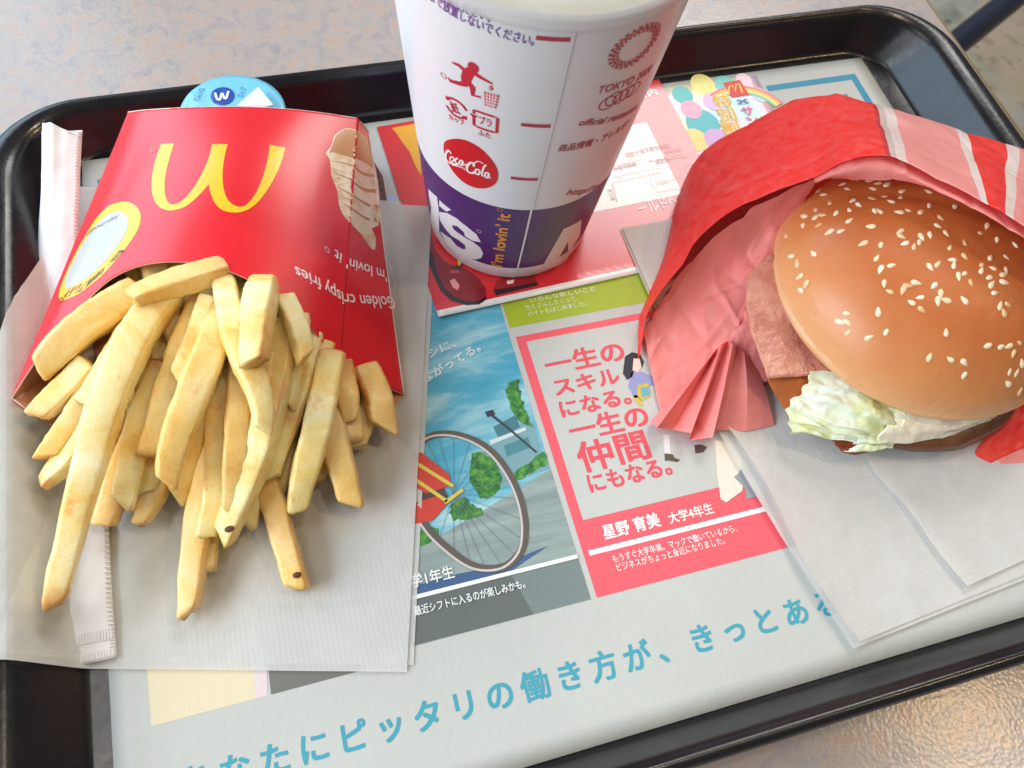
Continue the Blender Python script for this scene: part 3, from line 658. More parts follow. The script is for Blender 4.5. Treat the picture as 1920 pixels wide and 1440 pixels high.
# lid
def lid_mat():
    m = Mat('lid_plastic'); m.set(Base_Color=(0.93, 0.94, 0.93, 1), Roughness=0.22, Specular_IOR_Level=0.5)
    tr = m.n('ShaderNodeBsdfTransparent'); tl = m.n('ShaderNodeBsdfTranslucent'); tl.inputs[0].default_value = (0.9, 0.92, 0.92, 1)
    m1 = m.n('ShaderNodeMixShader'); m1.inputs[0].default_value = 0.4; m.l(m.b.outputs[0], m1.inputs[1]); m.l(tl.outputs[0], m1.inputs[2])
    m2 = m.n('ShaderNodeMixShader'); m2.inputs[0].default_value = 0.30; m.l(m1.outputs[0], m2.inputs[1]); m.l(tr.outputs[0], m2.inputs[2])
    m.l(m2.outputs[0], m.out.inputs['Surface']); m.normal(m.bump(m.noise(m.coord(1.0), 90, 2), 0.06)); return m
lidm = lid_mat()
rz = cup_r
lid = lathe('lid', [(rz(134.4) + 0.8, 134.4), (rz(134.4) + 1.3, 134.7), (rz(135) + 1.1, 136), (rz(137) + 1.3, 138.4), (rz(140) + 2.0, 140.6), (rz(140) + 2.5, 143), (rz(140) + 2.1, 145), (rz(140) + 0.5, 146), (rz(140) - 1.6, 145.5), (rz(140) - 3, 143.5), (rz(140) - 4, 140), (rz(140) - 8, 139.2), (12, 139.4), (0.01, 139.5)], CX, CY, lidm, cup, 128)
cs = cupsurf(*cu((250.48,140.81)), 2.4)
mk('drink_surface', [(CX + 43 * math.cos(2 * math.pi * i / 48), CY + 43 * math.sin(2 * math.pi * i / 48), 124) for i in range(48)], [tuple(range(48))], simple('pale_drink', (214, 200, 150), 0.1), cup)

# ------------------------------------------------------------------ syrup portion pot
SX, SY = (-81.79,123.81)
pot = thing('syrup_pot', 'small syrup pot with light blue foil lid wedged behind the fries carton', 'syrup pot')
plm = simple('pot_plastic', (226, 232, 234), 0.25, var=0.02); plm.set(Transmission_Weight=0.3)
lathe('pot_body', [(0.01, 4.4), (12.5, 4.4), (13.5, 5.2), (16, 25), (16.6, 31), (17, 32.6), (19.4, 33.1), (19.5, 33.6), (16.5, 33.7)], SX, SY, plm, pot, 64)
foil = simple('blue_foil', (120, 196, 222), 0.3, 0.25, 160, var=0.05); foil.set(Coat_Weight=0.5)
def potsurf(a, b, l):
    d = math.hypot(a, b); return (SX + a, SY + b, 34.0 + 0.5 * math.cos(min(1, d / 20) * 1.57) + 0.12 * fbm(a, b, 3, 0.25) + l)
V = []; 
for j in range(1, 13):
    for i in range(64):
        r_ = 20.0 * j / 12; V.append(potsurf(r_ * math.cos(2 * math.pi * i / 64), r_ * math.sin(2 * math.pi * i / 64), 0))
fo = mk('foil_lid', V, grid_faces(64, 12, True) + [tuple(range(64))], foil, pot, True)
fo.modifiers.new('thickness', 'SOLIDIFY').thickness = 0.0003
def poti(loops, rgb, lift=0.55): return ink('drawing', loops, ink_mat(rgb, 0.3, 0.4), pot, potsurf, lift, 2)
pl_ = lambda p: (p[0] - SX, p[1] - SY)
c_ = pl_((-84.59,132.59)); poti([ellipse(c_[0], c_[1], 4.5, 4.9, 32)], (36, 72, 160))
mm = [(-2.6, 2.0), (-2.2, -1.4), (-1.2, -2.0), (-0.1, 1.4), (0.4, -1.0), (1.2, -1.8), (2.5, 2.0)]
poti(ribbon(catmull([(c_[0] + x, c_[1] + y) for x, y in mm], 24), 0.9), (226, 238, 246), 0.75)
for s, q in (('ガムシロ', [(-93.98,131.36),(-90.74,137.73)]), ('ロップ', [(-77.3,130.45),(-74.87,135.27)])):
    write('lettering', s, pl_(q[0]), pl_(q[1]), ink_mat((30, 60, 130), 0.3, 0.4), pot, potsurf, 0.6, 3.0, 0.0)
tb = [(-79.82,125.79,35.6),(-70.53,132.23,37.5),(-66.21,122.91,36.6),(-70.45,122.99,35.6)]
tg = [[tb[0], tb[1]], [tb[3], tb[2]]]
mk('peel_tab', [tb[0], tb[1], tb[2], tb[3]], [(2, 1, 0), (3, 2, 0)], simple('white_tab', (238, 238, 240), 0.35, var=0.03), pot).modifiers.new('thickness', 'SOLIDIFY').thickness = 0.0003

# ------------------------------------------------------------------ napkins
def napkin_mat(name, rgb=(230, 230, 225), see=0.15, ang=45, pitch=2.3, depth=0.10):
    m = Mat(name).set(Roughness=0.85, Specular_IOR_Level=0.2)
    tc = m.n('ShaderNodeTexCoord'); mp = m.n('ShaderNodeMapping'); mp.inputs['Rotation'].default_value = (0, 0, R(ang)); k = 2 * math.pi / (pitch * MM)
    m.l(tc.outputs['Object'], mp.inputs['Vector']); sp = m.n('ShaderNodeSeparateXYZ'); m.l(mp.outputs[0], sp.inputs[0])
    hs = []
    for ax in 'XY':
        mu = m.n('ShaderNodeMath', operation='MULTIPLY'); mu.inputs[1].default_value = k; m.l(sp.outputs[ax], mu.inputs[0])
        si = m.n('ShaderNodeMath', operation='SINE'); m.l(mu.outputs[0], si.inputs[0]); hs.append(si.outputs[0])
    pr = m.n('ShaderNodeMath', operation='MULTIPLY'); m.l(hs[0], pr.inputs[0]); m.l(hs[1], pr.inputs[1])
    v = m.coord(1.0); c = srgb(*rgb)
    m.color(m.ramp(m.noise(v, 160, 5, 0.7), [(0.3, tuple(x * 0.93 for x in c[:3])), (0.7, c)]))
    m.normal(m.bump(pr.outputs[0], depth, 0.0003, m.bump(m.noise(v, 900, 3), 0.2, 0.0003, m.bump(m.noise(v, 22, 4, 0.55, 0.5), 0.35, 0.003))))
    tl = m.n('ShaderNodeBsdfTranslucent'); tl.inputs[0].default_value = (0.92, 0.9, 0.87, 1)
    m1 = m.n('ShaderNodeMixShader'); m1.inputs[0].default_value = 0.22; m.l(m.b.outputs[0], m1.inputs[1]); m.l(tl.outputs[0], m1.inputs[2])
    tr = m.n('ShaderNodeBsdfTransparent'); m2 = m.n('ShaderNodeMixShader'); m2.inputs[0].default_value = see
    m.l(m1.outputs[0], m2.inputs[1]); m.l(tr.outputs[0], m2.inputs[2]); m.l(m2.outputs[0], m.out.inputs['Surface']); return m
nm = napkin_mat('napkin_tissue')
E1 = (0.9652, -0.2614); E2 = (0.2614, 0.9652)
def nap_grid(a0, a1, b0, b1, dz, n=70, wave=0.25, jag=0.0):
    g = []
    for j in range(n + 1):
        row = []
        for i in range(n + 1):
            a = a0 + (a1 - a0) * i / n; b = b0 + (b1 - b0) * j / n
            x = a * E1[0] + b * E2[0]; y = a * E1[1] + b * E2[1]
            h = max(MZ + 0.3, (tray_h(x - 2, y) + tray_h(x, y) + tray_h(x + 2, y)) / 3 + 0.7 if x < -148 else 0)
            row.append((x, y, h + dz + wave * (fbm(x, y, dz, 0.03) + 0.4)))
        g.append(row)
    return g
napkin = thing('napkin', 'white embossed paper napkin spread under the fries and over the tray edge', 'napkin', group='paper napkins')
sheet('lower_ply', nap_grid(-150, -31.6, -101.5, 84, 0.1, wave=0.1), nm, napkin)
sheet('upper_ply', nap_grid(-177, -33.6, -103.6, 82, 0.5), nm, napkin)
def nap_z(x, y): return max(MZ + 0.9, (tray_h(x, y) + 1.3) if x < -150 else 0)

# ------------------------------------------------------------------ straw sleeve
sleeve = thing('straw_sleeve', 'long white paper straw sleeve torn open at one end beside the fries carton', 'straw sleeve')
slm = simple('sleeve_paper', (238, 236, 236), 0.5, 0.15, 250, var=0.03)
path = catmull([(-154.5, -64.5, 5.4), (-153.5, -40, 6.0), (-152, 0, 6.2), (-153.5, 50, 7), (-155, 85, 11), (-151, 115, 17.5), (-147.5, 137, 23.6)], 60)
widths = catmull([(20.5,), (18,), (16,), (15,), (14.5,), (14,), (15,)], 60)
top = []; bot = []
for i, (p, w) in enumerate(zip(path, widths)):
    t = Vector(path[min(i + 1, 60)]) - Vector(path[max(i - 1, 0)]); t.normalize(); sd = t.cross(Vector((0, 0, 1))).normalized(); up = sd.cross(t)
    f = min(1.0, i / 8) ** 1.5; open_ = max(0, (i - 40) / 20)
    rt, rb = [], []
    for k in range(13):
        u = k / 12 * 2 - 1
        hgt = (1 - u * u) * (0.25 + 2.0 * f) + 0.45 * fbm(p[0] + u * 9, p[1], 2, 0.11) * f
        ridge = max(0, 1 - abs(u + 0.35) / 0.4) * 2.2 * open_
        q = Vector(p) + sd * (u * w[0] / 2) + up * (hgt + ridge + (0.25 if k in (11, 12) else 0))
        if i == 60: q += t * ((2.5 * fbm(u * 3, 1, 5, 2.0)) - 3.5 * u)
        rt.append(tuple(q)); rb.append(tuple(Vector(p) + sd * (u * w[0] / 2) + up * (-0.05 - 0.5 * (1 - u * u) * open_) + (t * (2.0 * fbm(u * 3, 4, 5, 2.0)) if i == 60 else Vector((0, 0, 0)))))
    top.append(rt); bot.append(rb)
sheet('front_paper', top, slm, sleeve, thick=0.12); sheet('back_paper', bot, slm, sleeve, thick=0.12)
# crimped seam: a row of pressed ribs along one side and across the closed end
ribs = []; V = []; F = []
for i in range(0, 60):
    for s_ in (0.15, 0.65):
        a, b = Vector(top[i][11]), Vector(top[i + 1][11]); c, d = Vector(top[i][12]), Vector(top[i + 1][12])
        p0 = a.lerp(b, s_); p1 = c.lerp(d, s_); p2 = c.lerp(d, s_ + 0.2); p3 = a.lerp(b, s_ + 0.2); n_ = Vector((0, 0, 0.35)); k = len(V)
        V += [tuple(p0 + n_ * 0.3), tuple(p1 + n_ * 0.3), tuple(p2 + n_ * 0.3), tuple(p3 + n_ * 0.3), tuple((p0 + p3) / 2 + n_), tuple((p1 + p2) / 2 + n_)]
        F += [(k, k + 1, k + 5, k + 4), (k + 4, k + 5, k + 2, k + 3), (k, k + 4, k + 3), (k + 1, k + 2, k + 5)]
o = mk('crimped_seam', V, F, slm, sleeve); o['kind'] = 'stuff'
V = []; F = []
for i in range(22):
    for r0 in (1, 3):
        u = i / 22 * 12; k0 = int(u); f = u - k0
        a = Vector(top[0][k0]).lerp(Vector(top[0][k0 + 1]), f); b = Vector(top[2 + r0][k0]).lerp(Vector(top[2 + r0][k0 + 1]), f)
        a2 = a.lerp(b, 0.15 if r0 == 1 else 0.6); b2 = a.lerp(b, 0.6 if r0 == 1 else 0.95); s_ = Vector((0.35, 0, 0)); n_ = Vector((0, 0, 0.32)); k = len(V)
        V += [tuple(a2 - s_ + n_ * .3), tuple(a2 + s_ + n_ * .3), tuple(b2 + s_ + n_ * .3), tuple(b2 - s_ + n_ * .3), tuple(a2 + n_), tuple(b2 + n_)]
        F += [(k, k + 4, k + 5, k + 3), (k + 4, k + 1, k + 2, k + 5)]
o = mk('crimped_end', V, F, slm, sleeve); o['kind'] = 'stuff'

# ------------------------------------------------------------------ fries carton
# <geom>
BASE = [(-119.58,129.05,36.0),(-114.63,125.91,39.0),(-109.81,123.54,41.0),(-98.85,119.3,44.0),(-81.63,114.72,46.0),(-64.68,110.9,46.0),(-49.58,108.09,44.0),(-35.66,106.63,40.0),(-31.55,114.72,24.0)]
MOUTH = [(-166.08,21.83,24.0),(-155.97,31.83,29.0),(-145.16,41.23,33.0),(-126.9,51.42,40.0),(-105.94,49.2,45.0),(-85.77,39.18,44.0),(-68.94,22.07,36.0),(-60.99,9.73,24.0),(-40.82,3.37,7.0)]
UK = (0.0, 0.06, 0.13, 0.26, 0.42, 0.57, 0.72, 0.84, 1.0)
def spl(pts, u):
    u = max(-0.03, min(1.03, u)); k = len(UK) - 1; j = 0
    while j < k - 1 and u > UK[j + 1]: j += 1
    f = (u - UK[j]) / (UK[j + 1] - UK[j]); h = UK[j + 1] - UK[j]; o = []
    for d in range(3):
        def sl(i):
            if i == 7 and j == 7: return (pts[8][d] - pts[7][d]) / (UK[8] - UK[7])
            if i == 7 and j == 6: return (pts[7][d] - pts[6][d]) / (UK[7] - UK[6])
            a, b = max(0, i - 1), min(k, i + 1); return (pts[b][d] - pts[a][d]) / (UK[b] - UK[a])
        a, b = pts[j][d], pts[j + 1][d]; m0, m1 = sl(j) * h, sl(j + 1) * h
        if f < 0 or f > 1: o.append(a + (b - a) * f); continue
        o.append((2 * f ** 3 - 3 * f * f + 1) * a + (f ** 3 - 2 * f * f + f) * m0 + (-2 * f ** 3 + 3 * f * f) * b + (f ** 3 - f * f) * m1)
    return o
def box_point(u, v):
    a, b = spl(BASE, u), spl(MOUTH, u)
    bz = 2.6 * math.sin(math.pi * max(0, min(1, v))) * math.sin(math.pi * max(0, min(1, u)))
    return (a[0] + (b[0] - a[0]) * v, a[1] + (b[1] - a[1]) * v, a[2] + (b[2] - a[2]) * v + bz)
# </geom>
BU, BV = 118.0, 105.0
def boxsurf(a, b, l):
    u, v = a / BU, -b / BV
    p = Vector(box_point(u, v)); du = Vector(box_point(u + 0.004, v)) - Vector(box_point(u - 0.004, v)); dvv = Vector(box_point(u, v + 0.004)) - Vector(box_point(u, v - 0.004))
    n = dvv.cross(du).normalized()
    if n.z < 0: n = -n
    return tuple(p + n * l)
def bx(ps): return [(p[0] * BU, -p[1] * BV) for p in ps]
carton = thing('fries_carton', 'red cardboard fries carton with yellow arches lying on its back', 'fries carton')
redm = simple('red_cardboard', (222, 18, 32), 0.34, 0.05, 200, var=0.03, vscale=40); redm.set(Coat_Weight=0.35, Coat_Roughness=0.28)
inm = simple('inside_cardboard', (214, 150, 110), 0.6, 0.1, 300, var=0.05)
rimm = simple('card_core', (236, 214, 200), 0.7)
NU, NV = 150, 90
rows = [[box_point(i / NU, j / NV) for i in range(NU + 1)] for j in range(NV + 1)]
def two_sided(name, rows, parent, th=0.45):
    o = sheet(name, rows, None, parent, mats=[redm, inm, rimm]); md = o.modifiers.new('thickness', 'SOLIDIFY'); md.thickness = th * MM; md.offset = -1
    md.material_offset = 1; md.material_offset_rim = 2; return o
rows_f = [list(reversed(r)) for r in rows]
two_sided('front_panel', rows_f, carton)
def back_z(x, y): return max(5.2, (tray_h(x, y) + 1.6) if x < -150 else 0)
bk = []
for j in range(25):
    f = j / 24; row = []
    for i in range(33):
        u = i / 32; a = box_point(0, min(1, f * 1.18)); b = box_point(1, min(1, f * 1.18)); ext = max(0, f - 1 / 1.18) * 118 * math.sin(math.pi * u) ** 0.7
        x = a[0] + (b[0] - a[0]) * u; y = a[1] + (b[1] - a[1]) * u - ext
        row.append((x, y, min(back_z(x, y), a[2] - 0.5 if u < 0.02 else 99)))
    bk.append(row)
two_sided('back_panel', bk, carton)
for u, nm_ in ((0, 'side_panel'), (1, 'side_panel')):
    r_ = []
    for j in range(17):
        a = box_point(u, j / 16); b = (a[0], a[1], min(a[2] - 0.3, back_z(a[0], a[1]))); r_.append([tuple(a[k] + (b[k] - a[k]) * t for k in range(3)) for t in (0, .33, .67, 1)])
    two_sided(nm_, r_, carton)
a = [box_point(i / 24, 0) for i in range(25)]
two_sided('base_panel', [[(p[0], p[1] + 0.2, p[2] + (5.0 - p[2]) * t) for p in a] for t in (0, .25, .5, .75, 1)], carton)
# printing on the front panel
def bi(name, loops, rgb, lift=0.15, maxlen=3.0): return ink(name, loops, ink_mat(rgb, 0.36, 0.35), carton, boxsurf, lift, maxlen)
bi('fold_line', ribbon([(0.84 * BU, -v_ * BV) for v_ in [k / 30 for k in range(18, 30)]], 0.35), (172, 12, 28), 0.05, 3.0)
arch = [(0.2453,0.2475),(0.2498,0.3491),(0.2639,0.4672),(0.2822,0.5587),(0.3042,0.6304),(0.329,0.6814),(0.3602,0.7091),(0.3867,0.7041),(0.4071,0.6799),(0.4283,0.6203),(0.4434,0.5577),(0.4546,0.6106),(0.4721,0.666),(0.4938,0.6982),(0.5196,0.6994),(0.5445,0.6754),(0.5679,0.6216),(0.5897,0.5298),(0.6061,0.4275),(0.6167,0.3343),(0.6214,0.25),(0.5976,0.255),(0.5743,0.258),(0.577,0.3529),(0.5731,0.4644),(0.563,0.5649),(0.5489,0.6314),(0.5347,0.6581),(0.5156,0.6575),(0.4975,0.6284),(0.4824,0.57),(0.47,0.483),(0.462,0.3816),(0.4588,0.2888),(0.4368,0.2892),(0.4145,0.2911),(0.4189,0.3696),(0.4169,0.474),(0.4082,0.5615),(0.3943,0.6326),(0.3768,0.6699),(0.3607,0.6729),(0.345,0.6524),(0.3279,0.5955),(0.3121,0.507),(0.3007,0.396),(0.2932,0.2593)]
corner = {0, 10, 20, 22, 33, 35, 46}
bi('arches_logo', [corner_smooth(bx(arch), corner, 3)], (250, 188, 20), 0.09, 2.0)
yb_ = closed_smooth(bx([(0.1864,0.5306),(0.2371,0.6028),(0.2706,0.6787),(0.2823,0.7491),(0.2754,0.8164),(0.2512,0.8874),(0.2162,0.9297),(0.1699,0.9162),(0.1168,0.8737),(0.0585,0.789),(0.0359,0.7288),(0.0253,0.6603),(0.031,0.5883),(0.0514,0.5223),(0.077,0.4841),(0.126,0.484)]), 3)
wb_ = closed_smooth(bx([(0.1743,0.5656),(0.2149,0.6306),(0.2389,0.699),(0.2432,0.7628),(0.226,0.8225),(0.1871,0.8523),(0.1384,0.8366),(0.0785,0.7767),(0.0545,0.7312),(0.0377,0.6635),(0.0461,0.6014),(0.0686,0.5497),(0.1012,0.531),(0.1332,0.5339)]), 3)
bi('badge', [yb_], (248, 186, 28), 0.08, 2.0); bi('badge', [wb_], (184, 184, 182), 0.14, 2.0)
def bt(s, p0, p1, rgb, h, lift=0.18, bold=0.012, shear=0.0): 
    p0, p1 = bx([p0])[0], bx([p1])[0]
    return write('lettering', s, p0, p1, ink_mat(rgb, 0.36, 0.35), carton, boxsurf, lift, h, bold, shear, maxlen=3)
q = [(0.2444,0.8511),(0.2132,0.8905),(0.1606,0.8761),(0.0558,0.7597)]
bt('原材料・', q[0], q[1], (70, 50, 20), 3.6); bt('栄養情報', q[1], q[2], (70, 50, 20), 3.6); bt('アレルギー', q[2], q[3], (70, 50, 20), 3.6)
q = [(0.1876,0.5993),(0.0541,0.5257)]; bt('http://mcd.jp/', q[0], q[1], (90, 90, 92), 2.6, bold=0.0)
q = [(1.0078,0.6502),(0.6759,0.809)]; bt('Golden crispy fries', q[0], q[1], (248, 226, 224), 6.2, bold=0.012, shear=0.25)
q = [(1.0049,0.557),(0.7905,0.6039)]; bt("i'm lovin' it", q[0], q[1], (248, 226, 224), 6.0, bold=0.012, shear=0.25)
q = (0.7691,0.6334); bi('symbol', ribbon(ellipse(*bx([q])[0], 0.9, 0.9, 14), 0.25, True), (248, 226, 224), 0.3)
q = (0.2249,0.2732); bi('symbol', ribbon(ellipse(*bx([q])[0], 1.1, 1.1, 14), 0.3, True), (240, 150, 40), 0.3)
bi('symbol', ribbon(bx([(0.9876,0.5045),(1.0157,0.5254),(1.0326,0.5696),(1.0271,0.6118)]), [0.2, .4, .6, .3]), (248, 226, 224), 0.3)
def streaks():
    for q in ([(0.773,0.2866),(0.8177,0.2785),(0.8969,0.2832),(1.0003,0.2453)], [(0.7883,0.339),(0.8357,0.3385),(0.9233,0.3345),(1.0013,0.3072)], [(0.8021,0.3952),(0.8499,0.395),(0.9201,0.3944),(0.9777,0.3708)], [(0.7657,0.235),(0.8145,0.2188),(0.8975,0.2176),(1.0058,0.1802)]):
        pts = catmull(bx(q), 24)
        for k0 in range(0, 22, 3):
            if fbm(k0, q[0][0] * 90, 5, 0.7) > -0.35: bi('food_picture', ribbon(pts[k0:k0 + 4], [0.3 + 0.05 * k0 + 0.6 * abs(fbm(k, q[0][0] * 90, 1, 0.9)) for k in range(k0, min(25, k0 + 4))]), (200, 142, 92), 0.11, 2.0)
def food_mat():
    m = Mat('printed_food').set(Roughness=0.36, Coat_Weight=0.35); v = m.coord((90, 160, 90))
    n = m.noise(v, 1.0, 6, 0.7, 0.5)
    m.color(m.ramp(n, [(0.28, srgb(176, 116, 64)), (0.40, srgb(224, 178, 128)), (0.53, srgb(242, 216, 180)), (0.7, srgb(246, 228, 200))])); return m
ch = closed_smooth(bx([(0.8028,0.0581),(0.834,0.055),(0.9292,0.0514),(1.0074,0.0789),(1.0313,0.1442),(1.0263,0.2355),(1.0075,0.3312),(0.9822,0.3906),(0.9444,0.4203),(0.9622,0.4482),(0.9513,0.5012),(0.926,0.497),(0.8854,0.4703),(0.8352,0.4544),(0.8118,0.4368),(0.7992,0.4092),(0.7888,0.3487),(0.7687,0.3023),(0.762,0.2319),(0.7469,0.2079),(0.7626,0.1655),(0.7705,0.1059)]), 2)
ink('food_picture', [ch], food_mat(), carton, boxsurf, 0.08, 2)
bi('food_picture', [closed_smooth(bx([(0.803,0.0623),(0.8342,0.059),(0.9286,0.0555),(1.0093,0.0875),(1.0193,0.148),(0.9182,0.161),(0.8269,0.1841),(0.7707,0.1886),(0.7572,0.2019),(0.7661,0.1637),(0.774,0.1066)]), 2)], (190, 116, 46), 0.13, 2.0)
streaks()

# ------------------------------------------------------------------ fries
def fry_mat():
    m = Mat('fried_potato').set(Roughness=0.45, Subsurface_Weight=0.35, Subsurface_Scale=0.004, Coat_Weight=0.22, Coat_Roughness=0.22)
    m.b.inputs['Subsurface Radius'].default_value = (1.0, 0.6, 0.2)
    oi = m.n('ShaderNodeObjectInfo'); v = m.coord(1.0, 'Object')
    c = m.ramp(m.noise(v, 34, 6, 0.65, 0.7), [(0.30, srgb(234, 182, 88)), (0.42, srgb(248, 216, 130)), (0.54, srgb(253, 235, 172)), (0.68, srgb(255, 246, 208))])
    c = m.mix(m.ramp(oi.outputs['Random'], [(0.45, (0, 0, 0)), (1.0, (0.7, 0.7, 0.7))]), c, srgb(238, 184, 92))
    at = m.n('ShaderNodeAttribute'); at.attribute_name = 'crust'
    c = m.mix(m.ramp(at.outputs['Fac'], [(0.30, (0, 0, 0)), (1.0, (0.85, 0.85, 0.85))]), c, srgb(214, 140, 56))
    c = m.mix(m.ramp(m.noise(v, 120, 6, 0.75), [(0.58, (0, 0, 0)), (0.66, (0.5, 0.5, 0.5))]), c, srgb(228, 172, 88))
    c = m.mix(m.ramp(m.noise(v, 900, 3, 0.7), [(0.55, (0, 0, 0)), (0.72, (0.35, 0.35, 0.35))]), c, srgb(255, 246, 214))
    m.color(c); m.normal(m.bump(m.noise(v, 900, 4, 0.75), 0.34, 0.0006, m.bump(m.noise(v, 170, 5, 0.65), 0.22, 0.0013)))
    rr = m.ramp(m.noise(v, 90, 4), [(0.35, (0.24,) * 3), (0.65, (0.5,) * 3)]); m.l(rr, m.b.inputs['Roughness']); return m
frym = fry_mat()
def fry(path, w, h=None, roll=0.0, seed=0, taper0=0.9, taper1=0.85, label=None, cut=0.0):
    h = h or w * 0.92; rnd = random.Random(seed + 100); NR, NS = 34, 24
    P_ = catmull(path, NR); rings = []; crust = []
    L_ = sum((Vector(P_[i + 1]) - Vector(P_[i])).length for i in range(NR))
    up0 = Vector((math.sin(roll), 0, math.cos(roll))); tw = rnd.uniform(-0.35, 0.35); off = rnd.random() * 50; rnd_e = rnd.random()
    for i, p in enumerate(P_):
        t = (Vector(P_[min(i + 1, NR)]) - Vector(P_[max(i - 1, 0)])).normalized()
        sd = t.cross(up0).normalized(); up = sd.cross(t); f = i / NR; d_end = min(f, 1 - f) * L_
        if i in (0, NR): e = 0.70
        else:
            q = min(1.0, d_end / (w * 0.16)); e = 0.80 + 0.20 * math.sqrt(max(0.0, 1 - (1 - q) ** 2))
        tp = (taper0 + (1 - taper0) * min(1, f * 3)) * (taper1 + (1 - taper1) * min(1, (1 - f) * 2.6))
        wob = 1 + 0.06 * fbm(off, f * L_ * 0.06, 2, 1.0, 2)
        wx = 0.5 * fbm(off + 9, f * L_ * 0.05, 4, 1.0, 2); ring = []
        for k in range(NS):
            a = 2 * math.pi * k / NS; c, s = math.cos(a), math.sin(a); pw = 0.36
            x = math.copysign(abs(c) ** pw, c) * w / 2; y = math.copysign(abs(s) ** pw, s) * h / 2
            nz = wob * (1 + 0.07 * fbm(p[0] + x * 1.3 + seed * 7, p[1] + y * 1.3, p[2], 0.14, 4) + 0.05 * fbm(p[0] + x + seed, p[1] + y * 2, p[2] * 2, 0.5, 3))
            ca, sa = math.cos(tw * f), math.sin(tw * f); x, y = (x * ca - y * sa) * e * tp * nz, (x * sa + y * ca) * e * tp * nz
            endf = max(0.0, 1 - (1 - f) * L_ / (w * 0.6)); sl = x * cut * endf + endf * 0.8 * fbm(x, y, seed, 0.5, 2)
            ring.append(tuple(Vector(p) + sd * (x + wx) + up * y + t * sl))
            edge = max(0.0, abs(c * s) * 2 - 0.82) / 0.18
            crust.append(min(1.0, edge * 0.55 + max(0.0, 1 - d_end / (w * (0.3 + 0.7 * rnd_e))) * 0.5 + 0.7 * max(0.0, fbm(p[0], p[1] + seed, k * 0.3, 0.06, 3))))
        rings.append(ring)
    o = tube_rings('potato_fry', rings, frym)
    at = o.data.attributes.new('crust', 'FLOAT', 'POINT'); at.data.foreach_set('value', crust)
    tag(o, label or 'plain golden fry among the pile spilling from the red carton', 'fry', 'fries spilling from the carton')
    return o
